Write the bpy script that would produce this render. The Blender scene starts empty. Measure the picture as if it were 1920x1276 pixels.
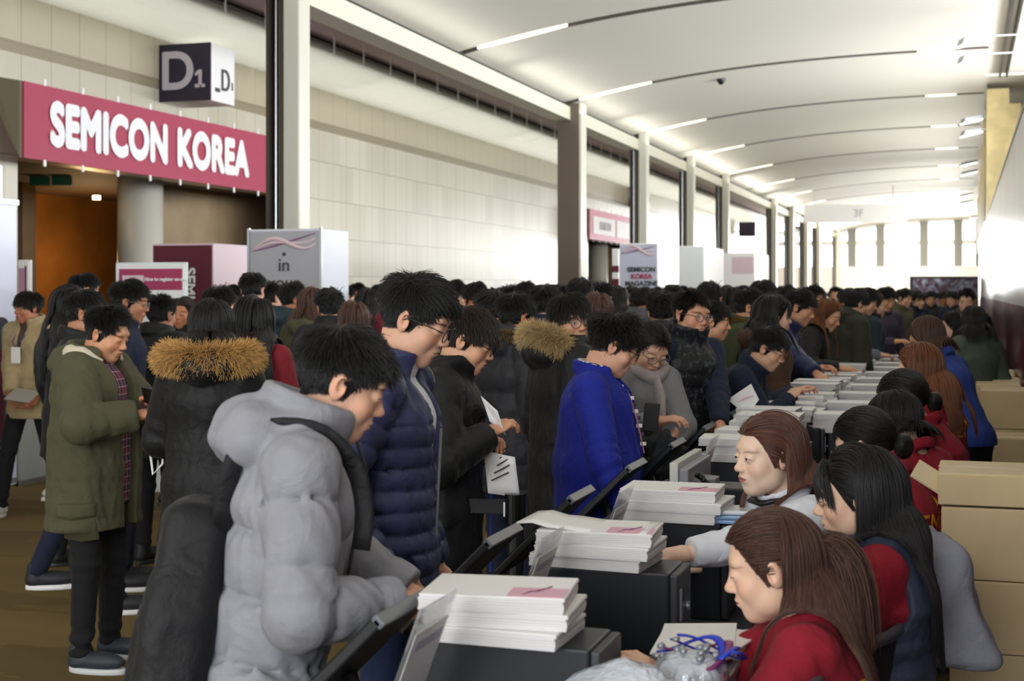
import bpy, bmesh, math, random, os
import numpy as np
from mathutils import Vector, Matrix
random.seed(7)
C = bpy.context.scene.collection
PI = math.pi
F = 2667.0; YAW = math.atan((1803-960)/F); CT, ST = math.cos(YAW), math.sin(YAW); EYE = 1.70; HY = 548.0

# ---------------- camera, world, light, exposure ----------------
cam_d = bpy.data.cameras.new('camera'); cam = bpy.data.objects.new('camera', cam_d); C.objects.link(cam)
cam.location = (0, 0, EYE); cam.rotation_euler = (PI/2, 0, YAW)
cam_d.sensor_width = 36; cam_d.lens = 36*F/1920; cam_d.shift_y = -(638-HY)/1920; cam_d.clip_end = 300; cam_d.clip_start = 0.05
cam_d.dof.use_dof = True; cam_d.dof.focus_distance = 5.0; cam_d.dof.aperture_fstop = 5.0
sc = bpy.context.scene; sc.camera = cam
sc.view_settings.view_transform = 'Standard'; sc.view_settings.look = 'None'; sc.view_settings.gamma = 1
sc.view_settings.use_curve_mapping = False; sc.view_settings.exposure = 0.38
sc.cycles.use_denoising = True; sc.cycles.max_bounces = 6; sc.cycles.diffuse_bounces = 4; sc.cycles.glossy_bounces = 3
sc.cycles.transmission_bounces = 4; sc.cycles.transparent_max_bounces = 8; sc.cycles.caustics_reflective = False; sc.cycles.caustics_refractive = False
w = bpy.data.worlds.new('World'); sc.world = w; w.use_nodes = True
bg = w.node_tree.nodes['Background']; bg.inputs[0].default_value = (0.93, 0.97, 1.0, 1); bg.inputs[1].default_value = 2.5

def area(name, loc, rot, sx, sy, power, col=(1, .97, .93)):
    d = bpy.data.lights.new(name, 'AREA'); d.shape = 'RECTANGLE'; d.size = sx; d.size_y = sy; d.energy = power; d.color = col
    o = bpy.data.objects.new(name, d); C.objects.link(o); o.location = loc; o.rotation_euler = rot; return o
# daylight of the clerestory glazing above and behind the right-hand partition (faces the hall)
for i, y in enumerate((2, 13, 24, 35, 48, 62)):
    area('clerestory_daylight', (4.3, y, 4.0), (0, math.radians(80), 0), 1.8, 10.5, (230, 400, 620, 800, 900, 900)[i], (0.97, .985, 1))
# added area lights over the partition, brightening the vault from below
for i, y in enumerate((8, 18, 28, 38, 50, 62, 74)):
    far = y > 25
    area('added_vault_uplight', (.28 if far else 1.45, y, 3.25 if far else 3.2), (0, math.radians(112), 0), .25 if far else .6, 9.5, (30, 70, 130, 210, 230, 240, 240)[i], (1, .985, .95))
# area lights added along the beam to lift the left vault
for i, y in enumerate((3, 10, 17, 24, 31, 38, 46, 54, 62, 70, 77)):
    area('added_beam_light', (-6.35, y, 4.82), (0, math.radians(-152), 0), .25, 6.6, (5, 6, 9, 13, 18, 22, 26, 30, 30, 30, 30)[i], (1, .97, .88))
# unseen lights added above the left wall's translucent canopy panels to brighten them
for i, y in enumerate((1, 9, 17, 25, 33, 41, 49, 57, 65, 73)):
    area('added_canopy_light', (-9.3, y, 5.27), (0, 0, 0), 1.15, 7.8, (10, 12, 18, 28, 34, 40, 44, 48, 48, 48)[i], (1, .985, .95))
# unseen area light added behind the camera to fill the hall
area('unseen_rear_light', (-2.5, -6.0, 3.6), (math.radians(72), 0, 0), 9, 3.5, 330, (0.95, .975, 1))
area('far_window_daylight', (-4.5, 78.0, 3.6), (math.radians(-80), 0, 0), 9, 4, 3000, (0.97, .985, 1))

# ---------------- helpers ----------------
def lin(h):
    h = h.lstrip('#'); out = []
    for i in (0, 2, 4):
        c = int(h[i:i+2], 16)/255; out.append(c/12.92 if c <= .04045 else ((c+.055)/1.055)**2.4)
    return tuple(out)+(1,)
def W(px, py, Z):
    u = (px-960)/F*Z
    return Vector((-ST*Z+CT*u, CT*Z+ST*u, EYE-(py-HY)/F*Z))
def Zof(X, px):                       # depth at which a line running along the hall at lateral X crosses pixel column px
    return -X*F/(CT*(1803-px))
def Yof(X, px):
    Z = Zof(X, px); return (Z+X*ST)/CT
def Yz(X, Z): return (Z+X*ST)/CT
_m = {}
def mat(name, col=None, rough=.6, metal=0, spec=.5, bump=0, bscale=200, coat=0, sheen=0, emit=None, es=0, trans=0, alpha=1, var=0, vscale=8):
    if name in _m: return _m[name]
    m = bpy.data.materials.new(name); m.use_nodes = True; nt = m.node_tree; b = nt.nodes['Principled BSDF']
    if isinstance(col, str): col = lin(col)
    b.inputs['Base Color'].default_value = col; b.inputs['Roughness'].default_value = rough; b.inputs['Metallic'].default_value = metal
    b.inputs['Specular IOR Level'].default_value = spec; b.inputs['Coat Weight'].default_value = coat; b.inputs['Sheen Weight'].default_value = sheen
    b.inputs['Transmission Weight'].default_value = trans; b.inputs['Alpha'].default_value = alpha
    if emit: b.inputs['Emission Color'].default_value = lin(emit); b.inputs['Emission Strength'].default_value = es
    if bump or var:
        tc = nt.nodes.new('ShaderNodeTexCoord')
        if bump:
            n = nt.nodes.new('ShaderNodeTexNoise'); n.inputs['Scale'].default_value = bscale; n.inputs['Detail'].default_value = 3
            bp = nt.nodes.new('ShaderNodeBump'); bp.inputs['Strength'].default_value = bump; bp.inputs['Distance'].default_value = .01
            nt.links.new(tc.outputs['Object'], n.inputs['Vector']); nt.links.new(n.outputs['Fac'], bp.inputs['Height']); nt.links.new(bp.outputs['Normal'], b.inputs['Normal'])
        if var:
            n2 = nt.nodes.new('ShaderNodeTexNoise'); n2.inputs['Scale'].default_value = vscale; n2.inputs['Detail'].default_value = 4
            r = nt.nodes.new('ShaderNodeValToRGB'); r.color_ramp.elements[0].position = .35; r.color_ramp.elements[1].position = .65
            r.color_ramp.elements[0].color = tuple(x*(1-var) for x in col[:3])+(1,); r.color_ramp.elements[1].color = tuple(min(1, x*(1+var)) for x in col[:3])+(1,)
            nt.links.new(tc.outputs['Object'], n2.inputs['Vector']); nt.links.new(n2.outputs['Fac'], r.inputs['Fac']); nt.links.new(r.outputs['Color'], b.inputs['Base Color'])
    _m[name] = m; return m
class MB:
    def __init__(s): s.v = []; s.f = []; s.mi = []
    def add(s, vs, fs, m=0):
        n = len(s.v); s.v += [tuple(v) for v in vs]; s.f += [tuple(i+n for i in f) for f in fs]; s.mi += [m]*len(fs); return s
    def box(s, x0, x1, y0, y1, z0, z1, m=0, M=None):
        vs = [Vector((x, y, z)) for x in (x0, x1) for y in (y0, y1) for z in (z0, z1)]
        if M is not None: vs = [M @ v for v in vs]
        return s.add(vs, [(0, 1, 3, 2), (4, 6, 7, 5), (0, 4, 5, 1), (2, 3, 7, 6), (0, 2, 6, 4), (1, 5, 7, 3)], m)
    def prism(s, pts, d, m=0, M=None):        # polygon (3-D points) extruded by vector d
        n = len(pts); vs = [Vector(p) for p in pts]+[Vector(p)+Vector(d) for p in pts]
        if M is not None: vs = [M @ v for v in vs]
        return s.add(vs, [tuple(range(n))[::-1], tuple(range(n, 2*n))]+[(i, (i+1) % n, n+(i+1) % n, n+i) for i in range(n)], m)
    def tube(s, pts, r, n=8, m=0, closed=False, M=None, flat=1.0, cap=True):
        pts = [Vector(p) for p in pts]; N = len(pts); rr = r if isinstance(r, (list, tuple)) else [r]*N
        base = len(s.v); vs = []; prev = None
        for i, p in enumerate(pts):
            t = (pts[(i+1) % N]-pts[i-1]) if closed or 0 < i < N-1 else (pts[1]-pts[0] if i == 0 else pts[-1]-pts[-2])
            if t.length < 1e-9: t = Vector((0, 0, 1))
            t.normalize()
            if prev is None:
                a = Vector((0, 0, 1)) if abs(t.z) < .9 else Vector((1, 0, 0)); u = t.cross(a).normalized()
            else: u = (prev-t*prev.dot(t)).normalized()
            prev = u; w_ = t.cross(u)
            for k in range(n):
                a = 2*PI*k/n; vs.append(p+u*math.cos(a)*rr[i]+w_*math.sin(a)*rr[i]*flat)
        if M is not None: vs = [M @ v for v in vs]
        fs = []
        for i in range(N if closed else N-1):
            j = (i+1) % N
            for k in range(n): fs.append((i*n+k, i*n+(k+1) % n, j*n+(k+1) % n, j*n+k))
        if not closed and cap: fs += [tuple(range(n))[::-1], tuple((N-1)*n+k for k in range(n))]
        return s.add(vs, fs, m)
    def build(s, name, mats, parent=None, smooth=False, bevel=0, loc=None):
        me = bpy.data.meshes.new(name); me.from_pydata(s.v, [], s.f); me.update()
        for m in (mats if isinstance(mats, (list, tuple)) else [mats]): me.materials.append(m)
        me.polygons.foreach_set('material_index', s.mi)
        if smooth: me.polygons.foreach_set('use_smooth', [True]*len(s.f))
        bm = bmesh.new(); bm.from_mesh(me); bmesh.ops.recalc_face_normals(bm, faces=bm.faces); bm.to_mesh(me); bm.free()
        o = bpy.data.objects.new(name, me); C.objects.link(o)
        if loc is not None: o.location = loc
        if parent: o.parent = parent
        if bevel:
            b = o.modifiers.new('b', 'BEVEL'); b.width = bevel; b.segments = 2; b.limit_method = 'ANGLE'
        return o
def bx(name, dims, m, parent=None, bevel=0, loc=None): return MB().box(*dims).build(name, m, parent, bevel=bevel, loc=loc)
def tag(o, label=None, cat=None, group=None, kind=None):
    if label: o['label'] = label
    if cat: o['category'] = cat
    if group: o['group'] = group
    if kind: o['kind'] = kind
    return o
def thing(name, label, cat, loc=(0, 0, 0), rz=0, group=None):
    o = bpy.data.objects.new(name, None); C.objects.link(o); o.location = loc; o.rotation_euler = (0, 0, rz); o.empty_display_size = .1
    return tag(o, label, cat, group)
def st(o): o['kind'] = 'structure'; return o
def dup(o, parent=None, loc=None, rz=None):
    c = o.copy(); C.objects.link(c)
    if parent: c.parent = parent
    if loc is not None: c.location = loc
    if rz is not None: c.rotation_euler = (0, 0, rz)
    for ch in o.children: dup(ch, c)
    return c
_fonts = {}
def font(n):
    if n not in _fonts:
        _fonts[n] = None
        try:
            p = os.path.join(bpy.utils.resource_path('LOCAL'), 'datafiles', 'fonts', n)
            _fonts[n] = bpy.data.fonts.load(p)
        except Exception: pass
    return _fonts[n]
def text(s_, name, size, m, parent, loc, rot, ext=.004, bold=0, sx=1.0, align='CENTER', shear=0, spacing=1, fat=0, inter=False):
    cu = bpy.data.curves.new(name, 'FONT'); cu.body = s_; cu.size = size; cu.extrude = 0 if fat else ext; cu.offset = bold; cu.align_x = align; cu.align_y = 'CENTER'; cu.shear = shear
    cu.space_character = spacing
    if inter and font('Inter.woff2'): cu.font = font('Inter.woff2')
    tmp = bpy.data.objects.new(name, cu); C.objects.link(tmp); bpy.context.view_layer.update()
    me = bpy.data.meshes.new_from_object(tmp.evaluated_get(bpy.context.evaluated_depsgraph_get())); bpy.data.objects.remove(tmp)
    if fat:
        bm = bmesh.new()
        for q in range(9):
            n0 = len(bm.verts); bm.from_mesh(me); bm.verts.ensure_lookup_table()
            for v in list(bm.verts)[n0:]: v.co.x += fat*math.cos(q*PI/4)*(q < 8); v.co.y += fat*math.sin(q*PI/4)*(q < 8); v.co.z += q*.0004
        bm.to_mesh(me); bm.free()
    me.polygons.foreach_set('use_smooth', [False]*len(me.polygons)); me.polygons.foreach_set('material_index', [0]*len(me.polygons))
    o = bpy.data.objects.new(name, me); C.objects.link(o); me.materials.clear(); me.materials.append(m); o.location = loc; o.rotation_euler = rot; o.scale = (sx, 1, 1)
    if parent: o.parent = parent
    return o
# ---------------- materials of the hall ----------------
def N(nt, t, **kw):
    n = nt.nodes.new(t)
    for k, v in kw.items():
        if hasattr(n, k): setattr(n, k, v)
    return n
def mth(nt, op, a, b=None, c=None, clamp=False):
    n = nt.nodes.new('ShaderNodeMath'); n.operation = op; n.use_clamp = clamp
    for i, x in enumerate((a, b, c)):
        if x is None: continue
        if isinstance(x, (int, float)): n.inputs[i].default_value = x
        else: nt.links.new(x, n.inputs[i])
    return n.outputs[0]
def mixc(nt, f, a, b):
    n = nt.nodes.new('ShaderNodeMix'); n.data_type = 'RGBA'
    for i, x in ((0, f), (6, a), (7, b)):
        if isinstance(x, (int, float)): n.inputs[i].default_value = x
        elif isinstance(x, tuple): n.inputs[i].default_value = x
        else: nt.links.new(x, n.inputs[i])
    return n.outputs[2]
def sepobj(nt):
    tc = N(nt, 'ShaderNodeTexCoord'); s = N(nt, 'ShaderNodeSeparateXYZ'); nt.links.new(tc.outputs['Object'], s.inputs[0]); return tc, s.outputs
def line(nt, v, period, width, off=0.0):      # 1 on a line every period
    fr = mth(nt, 'FRACT', mth(nt, 'DIVIDE', mth(nt, 'ADD', v, off+1000*period), period))
    d = mth(nt, 'ABSOLUTE', mth(nt, 'SUBTRACT', fr, .5)); return mth(nt, 'LESS_THAN', d, width/period/2)
def tile_mat():
    m = bpy.data.materials.new('glazed_wall_tile'); m.use_nodes = True; nt = m.node_tree; b = nt.nodes['Principled BSDF']; tc, s = sepobj(nt)
    n = N(nt, 'ShaderNodeTexNoise'); n.inputs['Scale'].default_value = 1.3; nt.links.new(tc.outputs['Object'], n.inputs['Vector'])
    wn = N(nt, 'ShaderNodeTexWhiteNoise'); cv = N(nt, 'ShaderNodeCombineXYZ')
    nt.links.new(mth(nt, 'FLOOR', mth(nt, 'DIVIDE', s[1], .55)), cv.inputs[1]); nt.links.new(mth(nt, 'FLOOR', mth(nt, 'DIVIDE', mth(nt, 'SUBTRACT', s[2], .12), .62)), cv.inputs[2])
    nt.links.new(cv.outputs[0], wn.inputs['Vector'])
    base = mixc(nt, wn.outputs['Value'], lin('#b9b4a2'), lin('#c6c1b0'))
    up = mth(nt, 'GREATER_THAN', s[2], 4.46); base = mixc(nt, up, base, lin('#b4ac94'))
    band = mth(nt, 'LESS_THAN', mth(nt, 'ABSOLUTE', mth(nt, 'SUBTRACT', s[2], 4.42)), .07)
    base = mixc(nt, band, base, lin('#8d836b'))
    gr = mth(nt, 'MAXIMUM', line(nt, s[1], .55, .014), line(nt, s[2], .62, .016, .19))
    base = mixc(nt, mth(nt, 'MULTIPLY', gr, .7), base, lin('#7d7664'))
    nt.links.new(base, b.inputs['Base Color']); b.inputs['Roughness'].default_value = .36; b.inputs['Specular IOR Level'].default_value = .6
    bp = N(nt, 'ShaderNodeBump'); bp.inputs['Strength'].default_value = .25; bp.inputs['Distance'].default_value = .01
    h = mth(nt, 'ADD', mth(nt, 'SUBTRACT', 1, gr), mth(nt, 'MULTIPLY', n.outputs['Fac'], .25)); nt.links.new(h, bp.inputs['Height']); nt.links.new(bp.outputs[0], b.inputs['Normal'])
    return m
def carpet_mat():
    m = bpy.data.materials.new('patterned_carpet'); m.use_nodes = True; nt = m.node_tree; b = nt.nodes['Principled BSDF']; tc, s = sepobj(nt)
    n = N(nt, 'ShaderNodeTexNoise'); n.inputs['Scale'].default_value = .9; n.inputs['Detail'].default_value = 6
    mp = N(nt, 'ShaderNodeMapping'); mp.inputs['Scale'].default_value = (.5, 2.2, 1); mp.inputs['Rotation'].default_value = (0, 0, .25); nt.links.new(tc.outputs['Object'], mp.inputs[0]); nt.links.new(mp.outputs[0], n.inputs['Vector'])
    a = mth(nt, 'ADD', s[0], mth(nt, 'MULTIPLY', s[1], .6)); bb = mth(nt, 'SUBTRACT', s[0], mth(nt, 'MULTIPLY', s[1], .6))
    wv = mth(nt, 'MULTIPLY', mth(nt, 'SINE', mth(nt, 'MULTIPLY', a, 240)), mth(nt, 'SINE', mth(nt, 'MULTIPLY', bb, 240)))
    c1 = mixc(nt, mth(nt, 'MULTIPLY_ADD', wv, .5, .5), lin('#4f4027'), lin('#7d683f'))
    n2 = N(nt, 'ShaderNodeTexNoise'); n2.inputs['Scale'].default_value = 1.1; n2.inputs['Detail'].default_value = 1
    st_ = mth(nt, 'GREATER_THAN', mth(nt, 'SINE', mth(nt, 'ADD', mth(nt, 'MULTIPLY', s[1], 4.2), mth(nt, 'MULTIPLY', n.outputs['Fac'], 9))), .55)
    c2 = mixc(nt, mth(nt, 'MULTIPLY', st_, .5), c1, lin('#3f3320'))
    c3 = mixc(nt, mth(nt, 'MULTIPLY', n.outputs['Fac'], .5), c2, lin('#8f7950'))
    nt.links.new(c3, b.inputs['Base Color']); b.inputs['Roughness'].default_value = .9; b.inputs['Specular IOR Level'].default_value = .2
    return m
def corrugated_mat():
    m = bpy.data.materials.new('polished_ribbed_panel'); m.use_nodes = True; nt = m.node_tree; b = nt.nodes['Principled BSDF']; tc, s = sepobj(nt)
    n = N(nt, 'ShaderNodeTexNoise'); n.inputs['Scale'].default_value = 3; mp = N(nt, 'ShaderNodeMapping'); mp.inputs['Scale'].default_value = (1, 1.6, .02)
    nt.links.new(tc.outputs['Object'], mp.inputs[0]); nt.links.new(mp.outputs[0], n.inputs['Vector']); n.inputs['Detail'].default_value = 5
    c = mixc(nt, n.outputs['Fac'], lin('#c9c9cb'), lin('#f2f2f2'))
    low = mth(nt, 'LESS_THAN', s[2], 1.60)  # reflection of the dark crowd painted in as a maroon lower band
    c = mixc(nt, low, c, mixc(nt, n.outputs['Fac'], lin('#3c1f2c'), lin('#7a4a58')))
    nt.links.new(c, b.inputs['Base Color']); b.inputs['Roughness'].default_value = .22; b.inputs['Metallic'].default_value = .35
    bp = N(nt, 'ShaderNodeBump'); bp.inputs['Strength'].default_value = .12; bp.inputs['Distance'].default_value = .01; nt.links.new(n.outputs['Fac'], bp.inputs['Height']); nt.links.new(bp.outputs[0], b.inputs['Normal'])
    return m
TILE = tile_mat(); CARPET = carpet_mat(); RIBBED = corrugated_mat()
CEIL = mat('white_ceiling_panel', '#cfccc2', .75, bump=.02, bscale=6)
CEILG = mat('ceiling_joint_shadow_gap', '#5d5850', .8)
DARK = mat('dark_gap', '#2a2622', .8); BEAM = mat('cream_beam_paint', '#cdcabb', .5)
COLD = mat('brown_column_cladding', '#6a5f54', .45, metal=.3); COLL = mat('cream_column_cladding', '#c6c5b8', .35, spec=.5); COLDK = mat('dark_column_recess', '#4d463c', .35, metal=.6)
SOFF = mat('mauve_soffit', '#cdbfc6', .7); CANO = mat('pale_canopy_panel', '#dcdfd9', .4)
_nt = CANO.node_tree; _tr = _nt.nodes.new('ShaderNodeBsdfTranslucent'); _tr.inputs[0].default_value = lin('#dcdad2'); _mx = _nt.nodes.new('ShaderNodeMixShader'); _mx.inputs[0].default_value = .55; _nt.links.new(_nt.nodes['Principled BSDF'].outputs[0], _mx.inputs[1]); _nt.links.new(_tr.outputs[0], _mx.inputs[2]); _nt.links.new(_mx.outputs[0], _nt.nodes['Material Output'].inputs[0])
WOODD = mat('brown_timber_lining', '#7d5528', .45, var=.25, vscale=1.2); WOODY = mat('yellow_timber', '#d6c48c', .5, var=.15, vscale=3)
WHITE = mat('white_paint', '#eeeeee', .5); STEEL = mat('brushed_steel', '#b9bcc0', .3, metal=.9); BLACK = mat('black_plastic', '#17181b', .42); PURP = mat('deep_purple_sign', '#1f0f2e', .45)
MAR = mat('maroon_sign', '#a82b4f', .55); MARD = mat('dark_maroon_board', '#5f1430', .6); LILA = mat('lilac_grey_letters', '#bdb4c0', .5)
GREYP = mat('grey_board', '#a9a8ae', .5); LGREY = mat('light_grey_board', '#c6c8cf', .5); CHARL = mat('charcoal_letters', '#3b3940', .6); PINKY = mat('pale_pink_print', '#dcc3cb', .6)
PURL = mat('violet_ink', '#84517a', .6)

# ---------------- setting ----------------
XL, XW, XR = -6.66, -10.0, .42
Y0, Y1 = -7.0, 82.0
st(bx('floor', (-16, 6, Y0, Y1+4, -.12, 0), CARPET))
def colY(k): return 13.3+5.6*(k-3)
ZB = 5.05      # underside of beam
# vault: arc through (X,z) measured
A_ = [(-6.75, 5.08), (-5.6, 5.33), (-4.14, 5.52), (-2.6, 5.64), (-1.2, 5.70), (0, 5.715), (.43, 5.71)]
def vz(x):
    return float(np.interp(x, [a for a, _ in A_], [b for _, b in A_]))
cc = np.polyfit([a for a, _ in A_], [b for _, b in A_], 3)
vz = lambda x: float(np.polyval(cc, x))
mb = MB(); xs = np.linspace(-6.85, .43, 40)
k = -1
while colY(k) < Y1:
    y0, y1 = colY(k)+.19, colY(k+1)-.04
    vs = []; n = len(xs)
    for (yy, dz) in ((y0, 0), (y1, 0), (y1, .12), (y0, .12)):
        vs += [(x, yy, vz(x)+dz) for x in xs]
    fs = []
    for a in range(4):
        b_ = (a+1) % 4
        for i in range(n-1): fs.append((a*n+i, a*n+i+1, b_*n+i+1, b_*n+i))
    fs += [(0, n, 2*n, 3*n), (n-1, 2*n-1, 3*n-1, 4*n-1)]
    mb.add(vs, fs, 0); k += 1
    for q_ in range(3*(n-1), 4*(n-1)): mb.mi[len(mb.mi)-len(fs)+q_] = 1
# troughs above the joints
vs = []
for yy in (Y0, Y1): vs += [(x, yy, vz(x)+.16) for x in xs]
for yy in (Y0, Y1): vs += [(x, yy, vz(x)+.22) for x in xs]
n = len(xs); fs = [(i, i+1, n+i+1, n+i) for i in range(n-1)]+[(2*n+i, 2*n+i+1, 3*n+i+1, 3*n+i) for i in range(n-1)]
mb.add(vs, fs, 1)
st(mb.build('ceiling', [CEIL, CEILG], smooth=False))
# ceiling over the strip right of the vault
st(bx('ceiling', (.43, 4.5, Y0, 28, 5.78, 5.9), CEIL))
LAMPW = mat('cove_lamp_lens', '#fff6dd', .4, emit='#fff3d2', es=1.6)
for k in range(1, 14):                     # lamp lenses in the joints, above the column line and near the right edge
    for (xa, xb, kind) in ((-6.5, -5.2, 'a'), (-.7, -.1, 'b')):
        pts = np.linspace(xa, xb, 9); M_ = MB(); vs = []
        for j, x in enumerate(pts):
            ww = .085*math.sin(PI*(j+.6)/9.2)+.012; y = colY(k)+.07
            vs += [(x, y-ww, vz(x)-.012), (x, y+ww, vz(x)-.012), (x, y+ww, vz(x)+.03), (x, y-ww, vz(x)+.03)]
        fs = [(4*j+a, 4*j+(a+1) % 4, 4*j+4+(a+1) % 4, 4*j+4+a) for j in range(8) for a in range(4)]+[(0, 1, 2, 3), (32, 33, 34, 35)]
        o = M_.add(vs, fs).build('ceiling_lamp', LAMPW)
        tag(o, 'long glowing lamp lens in a ceiling joint above the %s' % ('tall columns' if kind == 'a' else 'polished right-hand partition'), 'ceiling light', 'lamp lenses along the %s end of the ceiling joints' % ('column' if kind == 'a' else 'partition'))
# beam on the column line, fascia
st(bx('beam_left', (-6.95, -6.62, Y0, Y1, 4.76, 4.99), BEAM)); st(bx('trim_1', (-6.92, -6.75, Y0, Y1, 4.99, 5.4), DARK))
st(bx('ceiling', (-8.7, -6.95, Y0, Y1, 5.30, 5.4), SOFF)); st(bx('trim_2', (-8.75, -8.66, Y0, Y1, 5.2, 5.30), DARK))
mb = MB(); pr = [(-8.62, 5.21), (-8.8, 5.12), (-9.1, 5.04), (-9.5, 5.0), (-10, 5.01)]
y = colY(0)
while y < Y1:
    a, b_ = y+.02, y+5.58; n = len(pr)
    vs = [(x, yy, z) for yy in (a, b_) for x, z in pr]+[(x, yy, z+.04) for yy in (a, b_) for x, z in pr]
    fs = [(i, i+1, n+i+1, n+i) for i in range(n-1)]+[(2*n+i, 2*n+i+1, 3*n+i+1, 3*n+i) for i in range(n-1)]+[(i, i+1, 2*n+i+1, 2*n+i) for i in range(n-1)]+[(n+i, n+i+1, 3*n+i+1, 3*n+i) for i in range(n-1)]
    mb.add(vs, fs); y += 5.6
st(mb.build('canopy_trim_3', CANO)); bpy.data.objects['canopy_trim_3'].name = 'trim_3'
y = 14.0; rods = None
while y < 40:
    o = MB().tube([(-8.3, y, 5.0), (-8.3, y, 5.31)], .012, 6).build('hanger_rod', WHITE); tag(o, 'thin white rod hanging under the mauve soffit above the canopy', 'rod', 'hanger rods above the left canopy'); y += 1.02
# columns
for k in (1, 2, 3, 5, 6, 7, 8, 10, 11, 12, 13, 15):
    y = colY(k); t = thing('column', 'tall cream and brown column, number %s along the line' % k, 'column', (XL, y, 0)); t['kind'] = 'structure'; t.name = 'column'
    if k == 5:
        bx('cladding', (-.20, .20, -.12, .12, 0, 5.06), COLD, t, .01); bx('edge_strip', (.20, .235, -.12, .26, 0, 5.06), COLL, t)
    else:
        bx('cladding', (.03, .22, -.12, .14, 0, 5.9), COLL, t, .02)
        m_ = MB().box(-.14, .03, .0, .14, 0, 5.9, 0).box(-.16, -.12, -.12, .02, 0, 5.9, 0).box(-.01, .03, -.12, .02, 0, 5.9, 0); m_.build('recess', COLDK, t)
        MB().tube([(-.09, -.03, 0), (-.09, -.03, 5.9)], .015, 8).build('pipe', STEEL, t); MB().tube([(-.045, -.03, 0), (-.045, -.03, 5.9)], .012, 8).build('pipe', COLL, t)
# left wall with openings
OP = [(Yof(XW, 33), Yof(XW, 33)+6.7)]; OP += [(OP[0][0]+25.3, OP[0][1]+25.3), (OP[0][0]+50.6, OP[0][1]+50.6)]
mb = MB(); edges = [Y0]+[e for o_ in OP for e in o_]+[Y1]
for i in range(0, len(edges), 2): mb.box(XW-.25, XW, edges[i], edges[i+1], 0, 5.6)
for a, b_ in OP: mb.box(XW-.25, XW, a, b_, 3.2, 5.6)
st(mb.build('wall_left', TILE))
RB = mat('tan_stone', '#a08a6c', .5, var=.1, vscale=2)
for a, b_ in OP:       # the entrance recess: brown timber walls, low ceiling, green lamps and a round column
    mb = MB().box(XW-4.0, XW-3.8, a-1.5, b_+2, 0, 3.3, 0).box(XW-4, XW-.25, a-1.6, a-1.5, 0, 3.3, 0).box(XW-4, XW-.25, b_+1.9, b_+2, 0, 3.3, 1)
    mb.box(XW-4, XW-.25, a-1.6, b_+2, 3.25, 3.4, 2)
    mb.box(XW-3.8, XW-2.6, a+3.6, a+3.9, 0, 3.3, 1); mb.box(XW-1.2, XW-1.05, a+3.9, b_+2, 0, 3.3, 1)
    st(mb.build('wall_recess', [WOODD, RB, mat('recess_ceiling', '#4b3a2a', .7)]))
    o = MB().tube([(XW-.55, a+3.35, 0), (XW-.55, a+3.35, 3.3)], .30, 32).build('column', mat('pale_round_column', '#c9c6bb', .35), smooth=True); st(o)
for px, lb in ((75, 'left of the pair'), (116, 'right of the pair')):
    p = W(px, 338, 19.0); o = bx('exit_sign', (-.13, .13, -.03, .03, -.07, .07), mat('dim_green_lamp', '#103a26', .4, emit='#0a2b19', es=.2), loc=p); o.rotation_euler = (0, 0, .5); tag(o, 'small dark green exit sign hanging in the entrance, %s' % lb, 'sign')
p = W(181, 371, 18.6)
o = MB().tube([(p.x, p.y, p.z-.02), (p.x, p.y, p.z+.03)], .05, 12).build('downlight', mat('warm_lamp', '#ffe2a0', .4, emit='#ffdc96', es=12)); tag(o, 'small bright downlight inside the brown entrance', 'lamp')
l_ = bpy.data.lights.new('entrance_glow', 'POINT'); l_.energy = 48; l_.color = (1, .62, .28); l_.shadow_soft_size = .2
for a, b_ in OP[:1]:
    lo = bpy.data.objects.new('entrance_glow', l_); C.objects.link(lo); lo.location = (XW-2.7, a+5.4, 2.2)
# right partition (polished ribbed panels), top rail
mb = MB(); yy = -1.0
vs = []
ys = np.arange(-1, 37.6, .10)
for i, y in enumerate(ys):
    dx = .008*(i % 2); vs += [(XR+dx, y, 0), (XR+dx, y, 3.0)]
fs = [(2*i, 2*i+1, 2*i+3, 2*i+2) for i in range(len(ys)-1)]
mb.add(vs, fs); mb.box(XR+.02, XR+.16, -1, 37.5, 0, 3.0)
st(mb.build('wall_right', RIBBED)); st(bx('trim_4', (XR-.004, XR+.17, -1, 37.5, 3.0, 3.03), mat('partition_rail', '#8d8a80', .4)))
for i, x in enumerate((.66, .78)):
    o = bx('track_rail', (x, x+.035, 6, 28, 5.70, 5.78), BLACK); tag(o, 'long black track rail under the ceiling strip, %s of two' % ('nearer the vault' if i == 0 else 'farther from the vault'), 'rail')
# stepped timber bulkheads above the partition
for i, (Z, xl, xr, zt) in enumerate(((28, .47, 1.1, 5.66), (31, .46, 1.2, 5.45), (34, .46, 1.3, 5.2), (37, .46, 1.3, 4.95), (40, .46, 1.4, 4.8), (44, .46, 1.4, 4.6))):
    y = Yz(-.5, Z); mb = MB().box(xl, xr-.22, y, y+1.4, 2.9, zt, 0).box(xr-.22, xr, y, y+1.4, 2.9, zt-.3, 0)
    st(mb.build('trim_5', WOODY))
st(bx('wall_right', (1.5, 1.7, 28, Y1, 0, 6), WHITE)); st(bx('ceiling', (.43, 1.7, 28.3, Y1, 5.78, 5.9), CEIL))
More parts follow.
